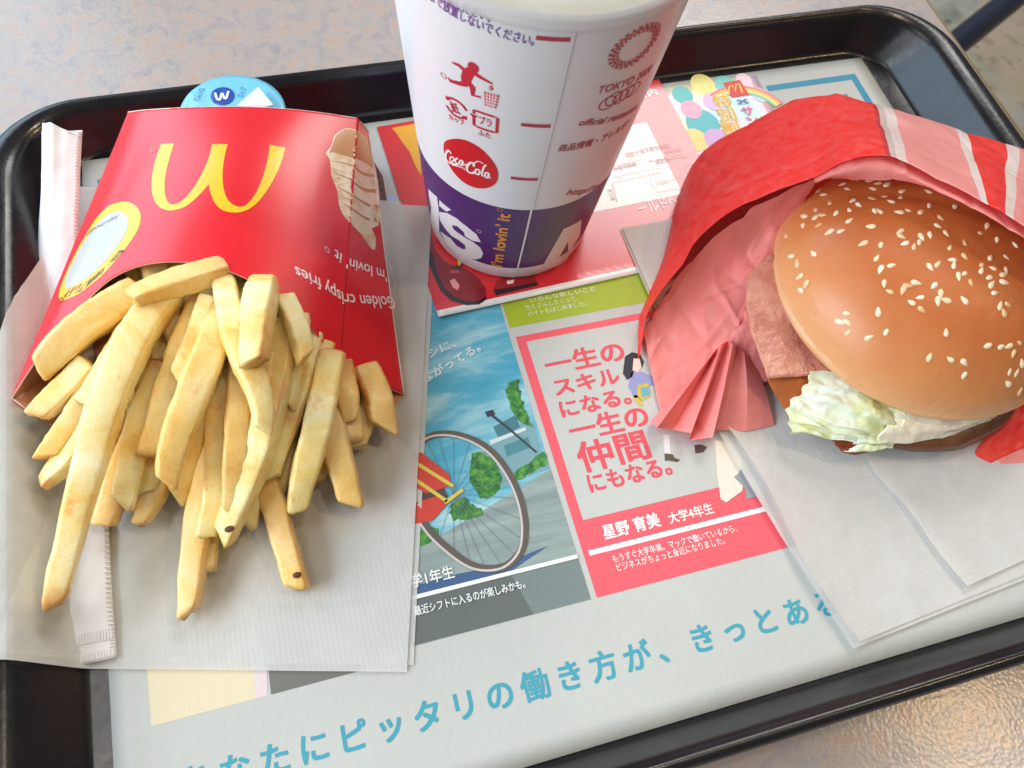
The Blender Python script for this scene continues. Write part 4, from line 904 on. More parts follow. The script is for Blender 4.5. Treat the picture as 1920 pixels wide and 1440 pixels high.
FR = [
 ([(-109.71,42.82,40.0),(-123.07,23.78,40.0),(-137.94,-1.62,32.0),(-156.48,-49.02,20.0)], 12.6, 0.2, 'longest pale fry reaching down to the torn sleeve end'),
 ([(-120.05,45.94,37.0),(-140.16,34.56,36.0),(-153.89,26.08,32.0)], 12.0, 0.5, 'thick golden fry leaning out over the carton left corner'),
 ([(-91.1,46.31,42.0),(-106.9,40.7,46.0),(-121.06,36.14,46.0)], 9.6, -0.2, 'short pale fry lying crosswise under the carton edge'),
 ([(-93.05,43.7,40.0),(-91.43,20.77,42.0),(-87.79,-0.82,40.0),(-87.57,-13.78,36.0)], 9.6, 0.1, 'pale crooked fry lying on top in the middle of the pile'),
 ([(-79.42,35.89,44.0),(-82.4,19.21,48.0),(-86.45,4.61,46.0)], 11.0, 0.0, 'short thick fry standing out on top below the carton edge'),
 ([(-74.18,31.64,39.0),(-72.67,19.38,41.0),(-70.97,7.43,39.0)], 8.0, 0.3, 'small pale pointed fry by the carton cut edge'),
 ([(-93.85,33.44,36.0),(-102.52,11.37,38.0),(-113.58,-9.09,34.0),(-119.41,-22.11,30.0)], 12.0, 0.15, 'wide pale fry with a square cut end in the pile'),
 ([(-101.42,40.71,34.0),(-109.31,23.8,33.0),(-117.73,10.06,28.0),(-126.54,-8.37,24.0)], 9.6, 0.4, None),
 ([(-73.85,24.84,36.0),(-81.84,3.92,32.0),(-92.64,-18.11,26.0),(-107.01,-37.79,16.0)], 10.6, -0.3, 'browned fry with dark spots at its end'),
 ([(-62.18,13.62,29.0),(-70.53,-7.73,26.0),(-78.09,-22.97,20.0),(-83.82,-34.58,14.0)], 11.2, 0.1, None),
 ([(-67.82,22.89,30.0),(-75.53,5.61,26.0),(-82.42,-7.14,22.0),(-90.5,-23.07,18.0)], 10.0, 0.2, None),
 ([(-67.77,12.33,22.0),(-67.3,-14.88,18.0),(-66.21,-35.57,11.0)], 11.0, 0.0, None),
 ([(-60.28,11.16,25.0),(-60.48,0.13,24.0),(-61.21,-9.56,21.0)], 8.8, 0.3, None),
 ([(-52.48,11.09,18.0),(-51.02,-1.11,18.0),(-50.24,-12.21,14.0)], 10.6, 0.1, 'fry poking out at the carton right corner'),
 ([(-50.74,7.28,12.0),(-56.21,-6.11,11.0),(-61.47,-14.88,10.0)], 8.4, 0.0, None),
 ([(-101.51,4.08,16.0),(-112.06,-23.67,13.0),(-121.7,-58.53,9.5)], 10.6, 0.1, 'long fry with brown tip resting on the napkin'),
 ([(-93.5,-7.05,14.0),(-90.33,-32.01,11.0),(-87.31,-58.26,8.5)], 9.4, 0.1, 'fry with one black spot near its pointed tip'),
 ([(-96.13,24.76,30.0),(-101.71,-0.1,25.0),(-108.11,-24.5,18.0),(-112.6,-36.36,14.0)], 9.0, 0.0, None),
 ([(-90.98,21.29,34.0),(-95.41,-7.3,29.0),(-103.9,-32.6,20.0)], 9.6, 0.2, 'whitish fry with a ragged lower edge in the pile'),
 ([(-139.05,25.34,31.0),(-150.16,18.4,28.0),(-158.13,12.4,26.0)], 9.2, 0.2, None),
 ([(-139.88,19.58,27.0),(-149.57,7.48,24.0),(-156.41,-1.87,23.0)], 8.6, 0.3, None),
 ([(-138.53,10.32,25.0),(-149.78,-1.15,22.0),(-158.68,-9.04,20.0)], 8.0, 0.1, None),
 ([(-129.28,7.51,18.0),(-137.21,-10.81,15.0),(-144.12,-23.88,12.0)], 9.8, 0.3, None),
 ([(-118.93,23.63,26.0),(-127.63,1.36,22.0),(-136.26,-19.79,16.0)], 9.8, 0.0, None),
 ([(-117.02,0.0,15.0),(-125.85,-14.31,12.0),(-133.61,-25.82,10.0)], 9.0, 0.1, None),
 ([(-115.09,20.76,22.0),(-121.36,-0.3,18.0),(-129.91,-16.55,13.0)], 9.4, 0.3, None),
 ([(-85.91,15.31,20.0),(-93.86,-11.39,15.0),(-100.93,-34.11,11.0)], 9.6, 0.2, None),
 ([(-80.14,3.82,15.0),(-85.89,-14.02,12.0),(-93.82,-30.84,10.0)], 9.2, 0.1, None),
 ([(-110.64,8.36,20.0),(-115.81,-8.6,16.0),(-121.19,-19.24,12.0)], 9.4, 0.4, None),
 ([(-67.17,-0.77,14.0),(-73.46,-14.52,11.0),(-76.96,-24.28,10.0)], 9.0, 0.2, None),
 ([(-85.5,23.11,36.0),(-84.45,7.49,34.0),(-85.16,-5.3,28.0)], 9.6, 0.2, None),
 ([(-98.18,37.39,38.0),(-105.01,22.6,37.0),(-112.82,12.37,33.0)], 9.0, 0.3, 'browned fry wedged upright in the middle of the pile'),
 ([(-121.73,39.17,33.0),(-131.71,23.71,31.0),(-141.96,11.14,29.0)], 10.0, 0.1, None),
 ([(-71.06,27.66,34.0),(-74.86,11.09,31.0),(-79.94,-2.53,28.0)], 9.6, 0.1, None),
 ([(-64.14,18.94,28.0),(-69.71,8.48,26.0),(-74.34,-1.38,23.0)], 9.0, 0.3, None),
 ([(-99.26,-14.83,12.0),(-103.45,-24.71,10.0),(-105.07,-32.79,10.0)], 8.6, 0.3, None),
 ([(-131.73,19.3,24.0),(-138.94,2.92,20.0),(-148.67,-8.83,17.0)], 9.6, 0.3, None),
 ([(-104.26,-0.78,10.0),(-109.96,-18.95,9.0),(-114.91,-46.24,8.5)], 8.0, 0.2, None),
]
def kink(pth, i):
    r_ = random.Random(i * 13 + 5); o_ = []
    for k, q_ in enumerate(pth): o_.append(q_ if k in (0, len(pth) - 1) else (q_[0] + r_.uniform(-0.8, 0.8), q_[1], q_[2] + r_.uniform(-0.5, 0.8)))
    return o_
MORE = {7: 'slender fry squeezed between the longest fry and the square-cut fry', 9: 'thick straight fry beside the browned fry with dark spots', 10: 'fry half hidden between the thick straight fry and the browned fry',
        11: 'fry hanging below the carton notch down onto the napkin', 12: 'short pointed fry peeking out under the carton notch', 14: 'short fry tucked beneath the fry at the carton right corner',
        17: 'narrow fry running from under the square-cut fry toward the napkin', 19: 'short browned fry beneath the thick fry at the left corner', 20: 'pale short fry below the carton left corner',
        21: 'pointed pale fry sticking out beside the longest fry over the sleeve', 22: 'thick fry whose end rests against the straw sleeve', 23: 'golden fry lying right alongside the longest fry',
        24: 'short fry end lying flat on the napkin below the pile', 30: 'fry wedged under the short thick fry on top', 32: 'broad fry hidden behind the longest fry near the carton', 37: 'thin fry under the long brown-tipped fry on the napkin'}
for i, (pth, w, roll, lab) in enumerate(FR):
    lab = lab or MORE.get(i)
    f_ = fry(kink(pth, i), w * 0.86, None, roll, i * 3 + 1, 0.95, 0.82 if i % 3 else 0.6, lab, cut=(0.75, -0.6, 0.2, -0.9, 0.5)[i % 5])
    if i in (8, 16):
        sp = simple('dark_eye_%d' % i, (86, 48, 26), 0.6)
        for c_, r_ in ((((-104.15,-37.88,21.6), 1.2),) if i == 8 else (((-87.02,-54.78,12.7), 1.1),)):
            rings = [[(c_[0] + r_ * math.sin(t) * math.cos(a * math.pi / 6) * 1.3, c_[1] + r_ * math.sin(t) * math.sin(a * math.pi / 6) * 0.9, c_[2] + r_ * 0.3 * math.cos(t)) for a in range(12)] for t in (0.05, 0.5, 1.0, 1.57, 2.2, 3.0)]
            tube_rings('dark_eye', rings, sp, f_)
# short ends deep inside the carton mouth fill the opening
rnd = random.Random(5)
for i in range(26):
    u = 0.30 + 0.55 * ((i * 0.618) % 1); lay = 0.25 + 0.55 * rnd.random()
    m_ = Vector(box_point(u, 1.0)); b_ = Vector((m_.x, m_.y, back_z(m_.x, m_.y) + 5)); c_ = b_.lerp(m_, lay) + Vector((0, 0, -3))
    d_ = Vector((rnd.uniform(-0.25, 0.25), -1, rnd.uniform(-0.25, 0.05))).normalized()
    fry([tuple(c_ - d_ * 22 + Vector((0, 0, -3))), tuple(c_), tuple(c_ + d_ * rnd.uniform(12, 30))], rnd.uniform(8, 9.6), None, rnd.uniform(0, 0.6), 300 + i, label='fry end buried deep inside the carton mouth behind other fries')
# ------------------------------------------------------------------ napkins under the burger
nm2 = napkin_mat('napkin_tissue_two', (232, 230, 225), 0.13, 40, 2.3, 0.09)
def nap_poly(left, right_x, n=46, m=60, z0=4.6, lift=None, parent=None, name='upper_ply', mat=None):
    """sheet between a traced left edge (list of x, y from far to near) and right_x"""
    L = catmull(left, n); g = []
    for j, (x, y) in enumerate(L):
        row = []
        for i in range(m + 1):
            f = i / m; xx = x + (right_x - x) * f; yy = y + (left[-1][1] * 0 + f * (10.0 * (j / n)))
            zz = z0 + 0.35 * (fbm(xx, yy, z0, 0.035) + 0.5)
            if lift: zz += lift(f * (right_x - x), j / n)
            row.append((xx, yy, zz))
        g.append(row)
    return sheet(name, g, mat or nm2, parent)
napkin2 = thing('napkin', 'white embossed paper napkin lying open under the burger', 'napkin', group='paper napkins')
edge = lambda d, v: 3.4 * math.exp(-d / 9) * min(1, v * 1.5)
nap_poly([(64.0, 60.5), (65.0, 24), (68, -20), (71.5, -45), (77, -80), (85.0, -121.5)], 214, z0=4.5, parent=napkin2, name='lower_ply', lift=lambda d, v: 1.2 * math.exp(-d / 9) * v)
nap_poly([(65.2, 61.0), (66, 24), (70, -20), (75.2, -43)] + [(78.66,-63.03),(79.75,-88.76),(82.27,-103.21),(86.91,-119.98)], 214, z0=5.0, parent=napkin2, lift=edge)
napkin3 = thing('napkin', 'white paper napkin layer with its corner lying on the other napkin beside burger', 'napkin', group='paper napkins')
nap_poly([(112, -20), (118, -42)] + [(120.43,-59.05),(122.02,-69.15),(126.54,-81.78),(129.65,-98.31),(133.87,-112.75)], 216, z0=6.2, parent=napkin3, name='napkin_sheet', lift=lambda d, v: 1.2 * math.exp(-d / 10) * v)

# ------------------------------------------------------------------ burger
burger = thing('burger', 'sesame seed burger with bacon, lettuce and patty in red wrapping paper', 'burger')
BX, BY = 160.3, -4.7
def dome(r): return 30 + 31 * max(0.0, 1 - (r / 57.0) ** 2.4) ** 0.6
def bun_mat():
    m = Mat('glazed_bun').set(Roughness=0.40, Subsurface_Weight=0.12, Subsurface_Scale=0.004, Coat_Weight=0.06, Coat_Roughness=0.3)
    m.b.inputs['Subsurface Radius'].default_value = (1.0, 0.5, 0.25)
    v = m.coord(1.0); n = m.noise(v, 26, 4, 0.5, 0.3)
    sx = m.n('ShaderNodeSeparateXYZ'); tc = m.n('ShaderNodeTexCoord'); m.l(tc.outputs['Object'], sx.inputs[0])
    ad = m.n('ShaderNodeMath', operation='MULTIPLY_ADD'); ad.inputs[1].default_value = 0.012; m.l(n, ad.inputs[0]); m.l(sx.outputs['Z'], ad.inputs[2])
    mr = m.n('ShaderNodeMapRange'); mr.inputs[1].default_value = 0.028; mr.inputs[2].default_value = 0.066; m.l(ad.outputs[0], mr.inputs[0])
    c = m.ramp(mr.outputs[0], [(0.05, srgb(230, 190, 148)), (0.22, srgb(226, 168, 116)), (0.48, srgb(214, 140, 84)), (0.85, srgb(192, 106, 54))])
    m.color(c); m.normal(m.bump(m.noise(v, 420, 5, 0.65), 0.16, 0.0008, m.bump(m.noise(v, 34, 3, 0.5, 1.0), 0.4, 0.0025))); return m
rings = []
def bun_z(x, y):
    r = math.hypot(x - BX, y - BY); z = dome(r)
    return z + 0.7 * fbm(x, y, 3, 0.035) * min(1, (57 - min(57, r)) / 14) - 0.9 * math.exp(-((x - BX) * 0.5 + (y - BY) * 0.86 - 12 + 4 * fbm(x, y, 0, 0.03)) ** 2 / 9.0) * min(1, (57 - min(57, r)) / 20)
NB = 128
prof = [(0.0, None)]
rs = [57.0 * math.sin(math.pi / 2 * k / 40) for k in range(1, 41)]
V = [(BX, BY, bun_z(BX, BY))]; F = []
for r_ in rs:
    for i in range(NB):
        a = 2 * math.pi * i / NB; rr = r_ * (1 + 0.008 * fbm(math.cos(a) * 2, math.sin(a) * 2, 7, 1.0)); x, y = BX + rr * math.cos(a), BY + rr * math.sin(a); V.append((x, y, bun_z(x, y) if r_ < 56.9 else 30.0))
for r_, z in ((57.2, 28), (56.6, 26.3), (54.5, 25.2), (50, 24.8), (30, 24.8)):
    for i in range(NB):
        a = 2 * math.pi * i / NB; V.append((BX + r_ * math.cos(a), BY + r_ * math.sin(a), z + 0.5 * fbm(math.cos(a) * 3, math.sin(a) * 3, r_, 1.0)))
F = [(0, 1 + (i + 1) % NB, 1 + i) for i in range(NB)] + grid_faces(NB, len(rs) + 5, True, 1)
bun = mk('top_bun', V, F, bun_mat(), burger, True, closed=True)
# sesame seeds
def seed_mesh():
    V = []; F = []; n = 8
    for j, (x, r_) in enumerate(((-1.75, 0.05), (-1.5, 0.62), (-0.8, 1.02), (0.0, 1.0), (0.8, 0.72), (1.5, 0.36), (1.9, 0.05))):
        for i in range(n):
            a = 2 * math.pi * i / n; V.append((x * MM, r_ * math.cos(a) * MM, r_ * 0.55 * math.sin(a) * MM))
    me = bpy.data.meshes.new('sesame_seed'); me.from_pydata(V, [], grid_faces(n, 7, True)); me.polygons.foreach_set('use_smooth', [True] * len(me.polygons))
    m = Mat('sesame').set(Roughness=0.45, Subsurface_Weight=0.1, Subsurface_Scale=0.001); oi = m.n('ShaderNodeObjectInfo')
    m.color(m.ramp(oi.outputs['Random'], [(0.0, srgb(222, 172, 116)), (0.35, srgb(242, 212, 170)), (1.0, srgb(250, 232, 204))])); me.materials.append(m.m); return me
sm = seed_mesh()
traced = [(125.7,2.9),(129.9,-0.4),(126.6,-4.6),(129.7,-9.1),(126.1,-9.1),(125.3,-14.3),(125.9,-17.6),(130.0,-18.7),(131.6,-17.8),(134.4,-17.8),(133.9,-23.1),(130.9,-23.7),(133.0,-27.1),(139.5,-20.7),(140.5,-24.1),(138.7,-26.2),(141.4,-26.7),(147.1,-28.5),(120.9,-22.7),(121.8,-29.5),(113.1,-18.5),(111.0,-19.8),(112.6,-21.2),(112.4,-24.3),(117.0,-28.9),(138.5,-36.6),(132.5,-41.9),(151.1,-44.1),(156.4,-45.4),(159.1,-45.8),(160.6,-48.2),(163.4,-45.4),(158.9,-33.1),(162.1,-33.1),(159.6,-35.5),(158.5,-28.5),(158.5,-25.5),(158.7,-22.9),(163.7,-25.4),(164.8,-22.7),(167.0,-21.3),(162.1,-19.8),(158.2,-17.9),(157.2,-19.9),(163.5,-15.6),(170.1,-16.2),(154.1,-13.5),(149.2,-13.6),(148.7,-15.7),(143.6,-13.8),(140.8,-14.0),(148.5,-19.8),(150.5,-19.6),(151.5,-23.3),(150.5,-9.0),(141.4,-4.1),(137.0,-2.8),(139.1,-5.1),(146.3,-2.4),(143.2,-2.1),(137.2,0.4),(137.9,2.3),(152.2,-3.1),(151.0,0.5),(130.6,8.4),(136.3,13.2),(128.9,19.1),(126.3,14.1),(132.4,19.5),(127.1,26.8),(119.8,13.3),(122.4,11.4),(119.0,18.7),(116.3,22.6),(118.9,26.8),(120.4,23.0),(122.1,22.3),(112.3,23.4),(112.7,8.2),(108.7,12.8),(108.4,8.3),(107.1,2.8),(107.4,-1.4),(105.8,-1.9),(148.4,7.8),(144.4,10.2),(141.7,10.2),(152.7,9.7),(153.7,3.4),(157.1,-8.0),(165.5,-5.5),(169.2,-3.2),(170.1,-9.2),(176.6,-12.0),(137.8,20.7),(141.5,19.7),(146.4,16.9),(148.6,19.6),(146.0,24.7),(135.6,33.6),(129.9,37.1),(162.1,7.2),(135.0,14.2)]
traced += [(143.0,-46.9),(142.7,-50.5),(159.2,-52.9),(162.2,-53.7),(159.2,-55.9),(165.6,-58.4),(164.3,-51.3),(138.6,-44.7)]
rnd = random.Random(11); extra = []
while len(extra) < 85:
    a = rnd.uniform(0, 2 * math.pi); r_ = 52 * math.sqrt(rnd.random()); x, y = BX + r_ * math.cos(a), BY + r_ * math.sin(a)
    if (x > 186 or y > 14) and all((x - q[0]) ** 2 + (y - q[1]) ** 2 > 9 for q in traced + extra): extra.append((x, y))
for x, y in traced + extra:
    r_ = math.hypot(x - BX, y - BY)
    if r_ > 56: continue
    z = bun_z(x, y); e = 0.4; n = Vector((-(bun_z(x + e, y) - bun_z(x - e, y)) / (2 * e), -(bun_z(x, y + e) - bun_z(x, y - e)) / (2 * e), 1)).normalized()
    o = bpy.data.objects.new('sesame_seed', sm); col.objects.link(o); o.parent = bun
    q = n.to_track_quat('Z', 'Y').to_matrix().to_4x4(); s_ = rnd.uniform(0.82, 1.12)
    o.matrix_world = Matrix.Translation((Vector((x, y, z)) + n * rnd.uniform(-0.3, 0.05)) * MM) @ q @ Matrix.Rotation(rnd.uniform(0, 6.28), 4, 'Z') @ Matrix.Rotation(rnd.uniform(-0.12, 0.12), 4, 'Y') @ Matrix.Scale(s_, 4)
    o.matrix_parent_inverse = Matrix.Identity(4)
# lower bun, patty
def disc(name, cx, cy, r_, z0, z1, mat, amp, seed, n=120):
    V = []; prof = [(0.05, z1), (0.5, z1), (0.9, z1 - 0.2), (0.97, z1 - 1.0), (1.0, (z0 + z1) / 2), (0.97, z0 + 1.0), (0.9, z0), (0.05, z0)]
    for f, z in prof:
        for i in range(n):
            a = 2 * math.pi * i / n; k = 1 + amp * fbm(math.cos(a) * 2.2, math.sin(a) * 2.2, seed, 1.3, 4)
            V.append((cx + r_ * f * k * math.cos(a), cy + r_ * f * k * math.sin(a), z + 0.5 * fbm(math.cos(a) * 4, math.sin(a) * 4, z + seed, 1.2)))
    return mk(name, V, grid_faces(n, len(prof), True), mat, burger, True, closed=True)
disc('bottom_bun', 158, 4, 50, 6.6, 12.6, simple('bun_crumb', (222, 178, 120), 0.7, 0.3, 200), 0.01, 1)
pat = simple('grilled_patty', (104, 62, 36), 0.42, 0.9, 180, var=0.45, vscale=140); pat.set(Coat_Weight=0.35, Coat_Roughness=0.25)
disc('patty', 152.5, -13.0, 54.0, 9.6, 18.6, pat, 0.022, 4)
def slab(name, rows, mat, nu=36, nv=28, th=1.0, amp=0.5, sc=0.15, seed=0.0, amp2=0.0, sc2=0.5, ridge=0.0, nr=4):
    g = loft_rows(rows, nu, nv)
    if ridge: g = [[(x, y + 0.5 * ridge * math.cos(j / nv * 6.283 * nr + 2.2 * fbm(x, y, seed, 0.06, 2)), z + ridge * (abs(math.sin(j / nv * 3.1416 * nr + 2.2 * fbm(x, y, seed, 0.06, 2))) - 0.5)) for x, y, z in r] for j, r in enumerate(g)]
    g = [[(x + amp * 0.6 * fbm(x, y, seed, sc), y + amp * 0.6 * fbm(x, y, seed + 5, sc), z + amp * fbm(x, y, seed + 9, sc) + amp2 * fbm(x, y, seed + 3, sc2, 2)) for x, y, z in r] for r in g]
    g = list(reversed(g)); o = sheet(name, g, mat, burger); md = o.modifiers.new('thickness', 'SOLIDIFY'); md.thickness = th * MM; md.offset = -1
    bv = o.modifiers.new('round', 'SUBSURF'); bv.levels = bv.render_levels = 1; return o
def bacon_mat():
    m = Mat('glazed_bacon').set(Roughness=0.22, Coat_Weight=1.0, Coat_Roughness=0.04, Subsurface_Weight=0.15, Subsurface_Scale=0.003); v = m.coord(1.0)
    m.color(m.ramp(m.noise(v, 70, 6, 0.65), [(0.3, srgb(178, 98, 82)), (0.5, srgb(208, 136, 118)), (0.7, srgb(224, 162, 142))]))
    b_ = m.bump(m.noise(v, 190, 5, 0.6), 0.8, 0.002, m.bump(m.noise(v, 460, 2, 0.5), 0.35, 0.0008)); m.normal(b_); m.l(b_, m.b.inputs['Coat Normal']); return m
bac = bacon_mat()
slab('bacon', [[(107.48,18.11,29.0),(121.22,20.9,27.0),(134.94,18.84,26.0)], [(98.77,17.07,28.0),(108.84,9.95,28.0),(127.04,2.51,26.0)], [(92.04,7.22,27.0),(101.41,-2.54,27.0),(120.87,-10.64,25.6)], [(88.73,-8.08,25.0),(101.9,-13.29,25.0),(124.0,-19.88,24.0)], [(88.48,-26.56,22.0),(100.73,-29.25,23.6),(121.04,-30.37,24.0)]], bac, th=2.2, amp=0.7, sc=0.09)
sauce = simple('brown_sauce', (128, 56, 22), 0.18, 0.3, 120, var=0.35, vscale=120); sauce.set(Coat_Weight=0.8, Coat_Roughness=0.06)
slab('bacon', [[(90.28,-21.26,19.0),(103.37,-24.72,20.0),(116.56,-25.34,20.0)], [(90.39,-26.44,17.5),(101.26,-29.28,20.0),(117.59,-32.49,20.0)], [(92.53,-32.47,15.5),(100.75,-35.75,17.0),(115.27,-38.25,19.0)], [(94.68,-38.94,14.0),(102.18,-41.8,15.0),(115.67,-44.07,17.0)]], simple('sauced_bacon', (182, 98, 48), 0.25, 0.4, 160, var=0.3, Coat_Weight=0.6), th=1.6, amp=0.6)
def lettuce_mat():
    m = Mat('lettuce_leaf').set(Roughness=0.34, Subsurface_Weight=0.2, Subsurface_Scale=0.004, Coat_Weight=0.25); v = m.coord(1.0)
    n = m.noise(v, 45, 5, 0.55, 0.8)
    c = m.ramp(n, [(0.30, srgb(206, 204, 124)), (0.44, srgb(222, 222, 158)), (0.54, srgb(236, 234, 204)), (0.68, srgb(244, 238, 222))])
    tc = m.n('ShaderNodeTexCoord'); mp = m.n('ShaderNodeMapping'); mp.inputs['Scale'].default_value = (14, 190, 1); mp.inputs['Rotation'].default_value = (0, 0, R(14)); m.l(tc.outputs['Object'], mp.inputs['Vector'])
    ve = m.noise(mp.outputs[0], 1.0, 4, 0.6, 0.6)
    c = m.mix(m.ramp(ve, [(0.56, (0, 0, 0)), (0.64, (0.55, 0.55, 0.55))]), c, srgb(246, 244, 228))
    c = m.mix(m.ramp(m.noise(v, 95, 5, 0.65), [(0.64, (0, 0, 0)), (0.74, (0.5, 0.5, 0.5))]), c, srgb(200, 160, 96)); m.color(c)
    m.normal(m.bump(ve, 0.3, 0.0012, m.bump(m.noise(v, 300, 4), 0.2))); return m
let = lettuce_mat()
slab('lettuce', [[(104.29,-29.28,23.0),(117.09,-32.76,25.0),(127.48,-42.92,25.0),(136.52,-52.18,24.0)], [(98.79,-34.15,20.5),(108.69,-39.7,24.0),(119.48,-49.83,25.0),(131.47,-55.51,22.0)], [(93.68,-37.26,17.0),(104.29,-46.16,20.0),(115.0,-53.84,21.5),(128.0,-57.03,19.0)], [(92.53,-42.69,16.0),(102.63,-49.41,18.0),(113.88,-55.46,18.0),(125.46,-57.72,17.0)], [(92.92,-46.67,14.0),(102.05,-51.4,15.0),(112.62,-56.23,15.5),(120.9,-57.95,15.0)]], let, 70, 70, 0.35, 1.1, 0.10, 2.0, 0.35, 0.4, ridge=1.7, nr=5)
slab('lettuce', [[(123.29,-42.87,24.6),(132.24,-51.39,24.4),(138.89,-55.98,24.0)], [(117.89,-50.84,21.0),(127.47,-56.92,20.0),(136.4,-58.99,20.0)], [(111.82,-56.26,17.0),(118.81,-58.75,18.0),(131.28,-60.37,18.0)], [(108.72,-57.69,14.0),(116.35,-60.32,15.0),(123.52,-60.93,15.5)]], let, 50, 60, 0.35, 1.2, 0.12, 8.0, 0.35, 0.4, ridge=1.5, nr=4)
eggm = simple('egg_white', (236, 222, 196), 0.22, 0.8, 110, var=0.22, vscale=90); eggm.set(Coat_Weight=0.5, Coat_Roughness=0.12, Subsurface_Weight=0.2, Subsurface_Scale=0.003)
slab('egg', [[(128.29,-50.48,24.4),(143.08,-56.05,24.4),(157.63,-58.3,24.4),(173.58,-58.64,24.4)], [(121.85,-55.89,23.0),(137.56,-59.52,23.0),(152.23,-61.41,23.0),(166.37,-60.74,23.0)], [(119.65,-57.26,21.0),(135.78,-61.01,21.0),(152.46,-61.43,21.0),(166.58,-60.58,21.6)], [(119.68,-58.1,19.0),(130.56,-61.62,18.8),(146.32,-62.58,19.0),(166.08,-61.04,20.0)]], eggm, 44, 30, 1.4, 0.9, 0.12, 4.0)
slab('sauce', [[(106.01,-51.25,16.0),(112.58,-54.72,17.0),(120.2,-57.14,17.0)], [(105.76,-55.06,15.0),(111.72,-57.52,16.0),(119.61,-59.37,16.0)], [(108.91,-57.97,12.5),(113.16,-60.03,13.0),(120.2,-60.38,14.0)]], sauce, 24, 18, 1.5, 0.8, 0.2)

# ------------------------------------------------------------------ wrapping paper
wrapper = thing('burger_wrapper', 'crinkled red burger wrapping paper with white and pink stripes folded open', 'wrapper')
def wrap_mat(name, stops, rough=0.42):
    m = Mat(name).set(Roughness=rough, Specular_IOR_Level=0.45)
    uv = m.n('ShaderNodeUVMap'); uv.uv_map = 'UVMap'; sp = m.n('ShaderNodeSeparateXYZ'); m.l(uv.outputs[0], sp.inputs[0])
    v = m.coord(1.0); n = m.noise(v, 30, 4)
    ad = m.n('ShaderNodeMath', operation='MULTIPLY_ADD'); ad.inputs[1].default_value = 0.012; m.l(n, ad.inputs[0]); m.l(sp.outputs['X'], ad.inputs[2])
    c = m.ramp(ad.outputs[0], stops, 'CONSTANT')
    c = m.mix(m.ramp(m.noise(v, 240, 4, 0.7), [(0.3, (0.0, 0, 0)), (0.8, (0.14, 0.14, 0.14))]), c, (1, 0.75, 0.7, 1)); m.color(c)
    vo = m.n('ShaderNodeTexVoronoi'); vo.feature = 'DISTANCE_TO_EDGE'; vo.inputs['Scale'].default_value = 26; vo.inputs['Randomness'].default_value = 1.0; m.l(v, vo.inputs['Vector'])
    cr_ = m.ramp(vo.outputs['Distance'], [(0.0, (0, 0, 0)), (0.06, (1, 1, 1))])
    m.normal(m.bump(m.noise(v, 60, 5, 0.6, 0.6), 0.14, 0.002, m.bump(cr_, 0.22, 0.0012)))
    tl = m.n('ShaderNodeBsdfTranslucent'); m.l(c, tl.inputs[0]); mx = m.n('ShaderNodeMixShader'); mx.inputs[0].default_value = 0.34
    m.l(m.b.outputs[0], mx.inputs[1]); m.l(tl.outputs[0], mx.inputs[2]); m.l(mx.outputs[0], m.out.inputs['Surface']); return m
WR, WD, WW, WP = srgb(255, 52, 44), srgb(214, 40, 40), srgb(250, 244, 238), srgb(255, 178, 172)
outer_m = wrap_mat('wrapper_print', [(0, WR), (0.652, WD), (0.664, srgb(222, 214, 206)), (0.680, WW), (0.708, WP), (0.796, WW), (0.810, WR), (0.866, WW), (0.884, WP), (0.94, WR)])  # printed stripes; the grey-white stop is fold shade painted into the white
inner_m = wrap_mat('wrapper_inside', [(0, srgb(255, 160, 154)), (1, srgb(255, 160, 154))], 0.5)
def paper(name, rows, nu=110, nv=40, amp=0.9, seed=0.0, flip=False, mats=None):
    g = loft_rows(rows, nu, nv)
    rc = random.Random(int(seed * 10) + 3); cre = []
    for _ in range(44 if amp > 0.6 else 16):
        src_ = g[rc.randrange(len(g))][rc.randrange(len(g[0]))]; an = rc.uniform(0, math.pi); cre.append((src_, (math.cos(an), math.sin(an) * 0.8, math.sin(an * 3) * 0.6), rc.uniform(-1, 1) * amp * 1.5, rc.uniform(0.5, 2.4), rc.uniform(14, 34)))
    def crease(x, y, z):
        t = 0
        for (sx, sy, sz), (nx, ny, nz), h, w, ln in cre:
            dx, dy, dz = x - sx, y - sy, z - sz; d = abs(dx * nx + dy * ny + dz * nz + 1.2 * fbm(x, y, sx, 0.06, 2)); r2 = dx * dx + dy * dy + dz * dz
            if r2 < ln * ln and d < w * 4: t += h * math.exp(-d / w) * (1 - r2 / (ln * ln))
        return t
    def cr_(x, y, z):
        a = abs(fbm(x, y, z + seed, 0.045, 3)); b = fbm(x, y, z + seed + 20, 0.02, 2); return amp * (b * 0.9 - 1.3 * max(0, 0.35 - a))
    g = [[(x + cr_(y, z, x) * 0.5 - 0.4 * crease(x, y, z), y + cr_(z, x, y) * 0.5 + 0.5 * crease(x, y, z), z + cr_(x, y, z) + crease(x, y, z)) for x, y, z in r] for r in g]
    if flip:
        nv_ = len(g); g = list(reversed(g))
    o = sheet(name, g, None, wrapper, mats=mats or [outer_m, inner_m]); md = o.modifiers.new('thickness', 'SOLIDIFY'); md.thickness = 0.00012; md.offset = -1; md.material_offset = 1; md.material_offset_rim = 0
    return o
outer_edge = [(51.1,0.49,6.5),(56.26,12.99,8.0),(64.11,24.36,11.0),(76.11,39.86,15.0),(94.77,69.11,20.0),(105.6,79.4,24.0),(122.13,81.08,34.0),(139.3,81.76,43.0),(151.03,76.82,48.0),(160.78,69.43,50.0),(169.86,62.96,51.0),(187.68,51.36,51.0),(206.98,39.66,50.0),(228.09,30.98,46.0),(252.93,21.15,40.0)]
